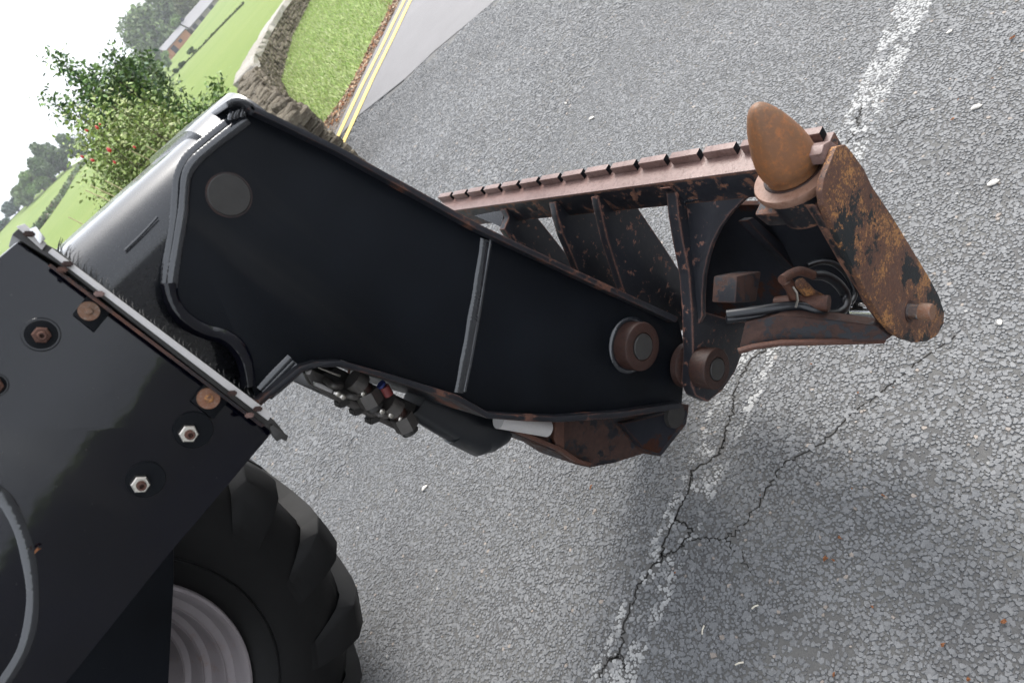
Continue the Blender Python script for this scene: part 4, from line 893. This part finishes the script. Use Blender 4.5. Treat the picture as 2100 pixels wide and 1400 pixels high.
pc = at(1893, 637, YC)
pcc = at(1866, 638, YC); pr_ = 17.5*float(np.linalg.norm(at(1866, 658, YC)-at(1866, 638, YC)))/20
obj('lock_pin', lathe((pcc[0], YC-.004, pcc[2]), (0, -1, 0), [(-.10, pr_), (.0125, pr_)], 28), M['chrome'], CG, 40)
obj('pin_tip', lathe((pcc[0], YC-.004, pcc[2]), (0, -1, 0), [(.012, pr_*.99), (.013, pr_), (.027, pr_), (.031, pr_*.86), (.031, 0)], 28), M['rust_washer'], CG, 40)
obj('pin_bush', lathe((pcc[0], YC, pcc[2]), (0, -1, 0), [(0, pr_*1.28), (.0015, pr_*1.26), (.0015, pr_*1.02)], 32, cap=False), M['rust_pin'], CG, 40)
obj('plug_hole', lathe(at(1786, 402, YC), (0, -1, 0), [(0, .004), (.0007, .004), (.0007, 0)], 16), M['dark_metal'], CG, 40)
# lower hinge: boss each side of the rib
c2, r2 = hinge((1471, 757), .812, YR, 46, CG, nm='hinge_boss')
obj('hinge_collar', lathe((c2[0], YR+.027, c2[2]), (0, 1, 0), [(0, r2*.95), (.003, r2*1.06), (.014, r2*1.12), (.018, r2*1.0)], 40), M['rust_pin'], CG, 40)
obj('hinge_tube', tube([(c2[0], YR+.03, c2[2]), (c2[0], 1.30, c2[2])], r2*.8, 24), M['rust_pin'], CG, 40)
# ---- far front wheel
WX, WZ, WY0, WWD, WR = -.774, .679, 1.716, .42, .679
TYRE = obj('tyre', lathe((WX, WY0, WZ), (0, 1, 0), [(.045, .345), (.03, .362), (.010, .41), (-.003, .48), (.004, .55), (.03, .604), (.06, .628), (WWD*.5, .638), (WWD-.06, .628), (WWD-.03, .604), (WWD-.004, .55), (WWD, .48), (WWD-.02, .40), (WWD-.045, .345)], 96, cap=False), M['rubber'], None, 45)
for rr in (.42,):
    o = obj('sidewall_ring', lathe((WX, WY0, WZ), (0, 1, 0), [(.016-(rr-.40)*.26, rr-.004), (.006-(rr-.40)*.26, rr), (.014-(rr-.40)*.26, rr+.004)], 96, cap=False), M['rubber'], None, 60); o.parent = TYRE
WHL = obj('wheel', lathe((WX, WY0, WZ), (0, 1, 0), [(.034, .357), (.022, .355), (.018, .349), (.024, .341), (.040, .334), (.060, .322), (.064, .304), (.060, .300), (.066, .295), (.10, .288), (.118, .277), (.122, .262), (.116, .257), (.125, .252), (.150, .246), (.168, .238), (.173, .224), (.167, .219), (.177, .214), (.205, .205), (.225, .19), (.23, .13), (.20, .12), (.20, 0)], 96, cap=False), M['rim'], TH, 30)
TYRE.parent = WHL
NL = 16
for side in (0, 1):
    for k in range(NL):
        th0 = 2*math.pi*(k+side*.5)/NL; b = bmesh.new(); rings = []
        # from low on the shoulder over to the tread centre
        for (yy, rad, da, hw, hh) in ((.004, .49, -.12, .030, .003), (-.003, .53, -.08, .044, .010), (.004, .575, -.04, .056, .024), (.016, .607, -.01, .060, .036), (.040, .632, .02, .060, .042), (.075, .637, .065, .055, .042), (.13, .637, .13, .048, .042), (.225, .637, .25, .042, .040)):
            y_ = WY0+(yy if side == 0 else WWD-yy); a = th0+da; ring_ = []
            out = (math.cos(a), math.sin(a))
            for dw, h_ in ((-hw, -.01), (-hw*.80, hh), (hw*.80, hh), (hw, -.01)):
                aa = a+dw/rad; rr_ = rad+h_; yn = y_
                if yy < .03: yn = y_ + (-1 if side == 0 else 1)*hh*.35 if h_ > 0 else y_
                ring_.append(b.verts.new((WX+math.cos(aa)*rr_, yn, WZ+math.sin(aa)*rr_)))
            rings.append(ring_)
        for A, B in zip(rings, rings[1:]):
            for i in range(4): b.faces.new((A[i], A[(i+1) % 4], B[(i+1) % 4], B[i]))
        b.faces.new(rings[0]); b.faces.new(rings[-1][::-1])
        bmesh.ops.bevel(b, geom=b.edges[:], offset=.006, segments=2, affect='EDGES', clamp_overlap=True)
        o = obj('tread_lug', b, M['rubber'], None, 40); o.parent = WHL
# ---- chassis side behind the boom
obj('chassis', plate_px([(357, 1190), (345, 1420), (300, 1800), (-700, 1800), (-500, 1000), (330, 1000), (357, 1060)], 1.42, .12, .004), M['satin_black'], TH, 30)
obj('axle', tube([(WX, 1.2, WZ), (WX, WY0+.18, WZ)], .13, 24), M['dark_inner'], TH, 40)

# ================================================================== SMALL THINGS ON THE ROAD
M['leafbit'] = simple('orange leaf scrap', (.30, .125, .055), .7, 0, .3, .35, 90, .3); M['pebble'] = simple('pale pebble', (.55, .52, .47), .8, 0, .3, .12, 60, .3); M['twig'] = simple('pale twig', (.48, .44, .36), .8)
def scrap(u, v, s, label, mat='leafbit', name='leaf_scrap', cat='leaf', group=None):
    p = gnd(u, v, .010); b = bmesh.new(); n = 7; a0 = random.uniform(0, 6.28); c = b.verts.new((0, 0, .004)); vs = []
    for k in range(n):
        a = a0+2*math.pi*k/n; r_ = s*.72*random.uniform(.55, 1.1)*(1.0 if k % 2 else .7); vs.append(b.verts.new((math.cos(a)*r_*1.3, math.sin(a)*r_*.75, random.uniform(-.001, .004))))
    for k in range(n): b.faces.new((c, vs[k], vs[(k+1) % n]))
    bmesh.ops.solidify(b, geom=b.faces[:], thickness=.0008)
    o = obj(name, b, M[mat]); o.location = p; o.rotation_euler = (random.uniform(-.2, .2), random.uniform(-.2, .2), random.uniform(0, 6)); return tag(o, label, cat, group)
g = 'orange leaf scraps scattered over the asphalt'
for u, v, s, lb in [(1212, 998, .012, 'tan leaf scrap lying alone below the rusty tilt link'), (1692, 1145, .011, 'largest orange leaf scrap of the pair right of the cracked white line'), (1710, 1148, .006, 'small orange leaf scrap beside the largest one right of the white line'), (2058, 1274, .010, 'orange leaf scrap near the right edge of the lower road'),
                    (1812, 1016, .006, 'tiny orange leaf scrap close to the middle crack, upper of two'), (1748, 1002, .005, 'tiny orange leaf scrap left of the upper one beside the middle crack'), (1722, 1102, .007, 'small orange leaf scrap just above the largest orange pair'), (1934, 1322, .007, 'orange leaf scrap near the lower right corner of the road'), (1985, 1392, .007, 'orange leaf scrap at the very bottom right corner'), (1385, 1173, .006, 'tiny orange leaf scrap lying on the cracked white line'), (1710, 1382, .007, 'small orange leaf scrap at the bottom edge below the largest pair'), (1790, 1244, .006, 'tiny orange leaf scrap between the largest pair and the right edge'), (2075, 78, .014, 'curled tan leaf at the upper right edge of the road'),
                    (1953, 245, .009, 'orange leaf scrap right of the white line near its top'), (1965, 205, .007, 'orange leaf scrap above another one right of the white line top'), (1560, 1015, .006, 'tiny orange leaf scrap right of the crack junction under the hitch'), (1664, 747, .006, 'tiny orange leaf scrap just below the lower hitch bar, leftmost'), (1760, 805, .006, 'orange leaf scrap below the cheek plate foot, middle of three'), (1833, 795, .005, 'tiny orange leaf scrap under the lock pin end of the cheek'), (2035, 162, .006, 'tiny orange leaf scrap near the right edge level with the cone tip')]:
    scrap(u, v, s, lb or 'tiny orange leaf scrap lying on the grey asphalt', group=g)
for u, v, s, lb in [(2002, 219, .010, 'pale oval pebble on the road right of the carriage top'), (2037, 374, .010, 'pale flat pebble at the right edge beside the carriage'), (1947, 65, .007, 'small pale pebble right of the white line at the top'), (1213, 242, .012, 'pale pebble on the far road above the toothed rail'), (1160, 212, .009, 'smaller pale pebble just left of the one above the toothed rail'), (870, 1000, .010, 'pale pebble alone on the road below the black ram sleeve'), (2050, 660, .006, 'small pale pebble at the right edge level with the lock pin')]:
    p = gnd(u, v, .010); bm = lathe((0, 0, 0), (0, 0, 1), [(-s*.4, 0), (-s*.3, s*.7), (0, s), (s*.3, s*.75), (s*.42, 0)], 9)
    for vv in bm.verts: vv.co = Vector((vv.co.x*1.3, vv.co.y*.8, vv.co.z))+Vector([random.uniform(-.1, .1)*s for _ in range(3)])
    o = obj('pebble', bm, M['pebble'], None, 60); o.location = p; o.rotation_euler.z = random.uniform(0, 6); tag(o, lb or 'small pale pebble lying loose on the asphalt', 'pebble', 'pale pebbles on the road')
for u0, v0, u1, v1, lb in [(1542, 1247, 1555, 1240, 'short white twig on the road right of the white line'), (1508, 1362, 1525, 1357, 'pale straw piece near the bottom of the road'), (1440, 1300, 1444, 1282, 'pinkish straw piece beside the white line')]:
    a, b = gnd(u0, v0, .012), gnd(u1, v1, .012); o = obj('twig', tube([a, (a+b)/2+[0, 0, .003], b], .0018, 6), M['twig']); tag(o, lb, 'twig', 'bits of straw on the road')
o = scrap(0, 0, .006, 'curled orange leaf caught on the boom weld'); o.location = at(76, 1128, YO-.008); o.rotation_euler = (1.2, .4, .6); o['label'] = 'curled orange leaf caught on the curved weld of the outer boom'
hb = bmesh.new(); bmesh.ops.create_cube(hb, size=1); bmesh.ops.transform(hb, matrix=Matrix.Translation((0, 0, -8)) @ Matrix.Diagonal((7000, 7000, 80, 1)), verts=hb.verts[:])
hm = bpy.data.materials.new('thin air haze'); hm.use_nodes = True; ht = hm.node_tree
for nd in list(ht.nodes):
    if nd.type != 'OUTPUT_MATERIAL': ht.nodes.remove(nd)
pv = ht.nodes.new('ShaderNodeVolumePrincipled'); pv.inputs['Color'].default_value = (.92, .95, 1, 1); pv.inputs['Density'].default_value = .0005
ht.links.new(pv.outputs[0], [nd for nd in ht.nodes if nd.type == 'OUTPUT_MATERIAL'][0].inputs['Volume'])
tag(obj('haze', hb, hm), kind='stuff')
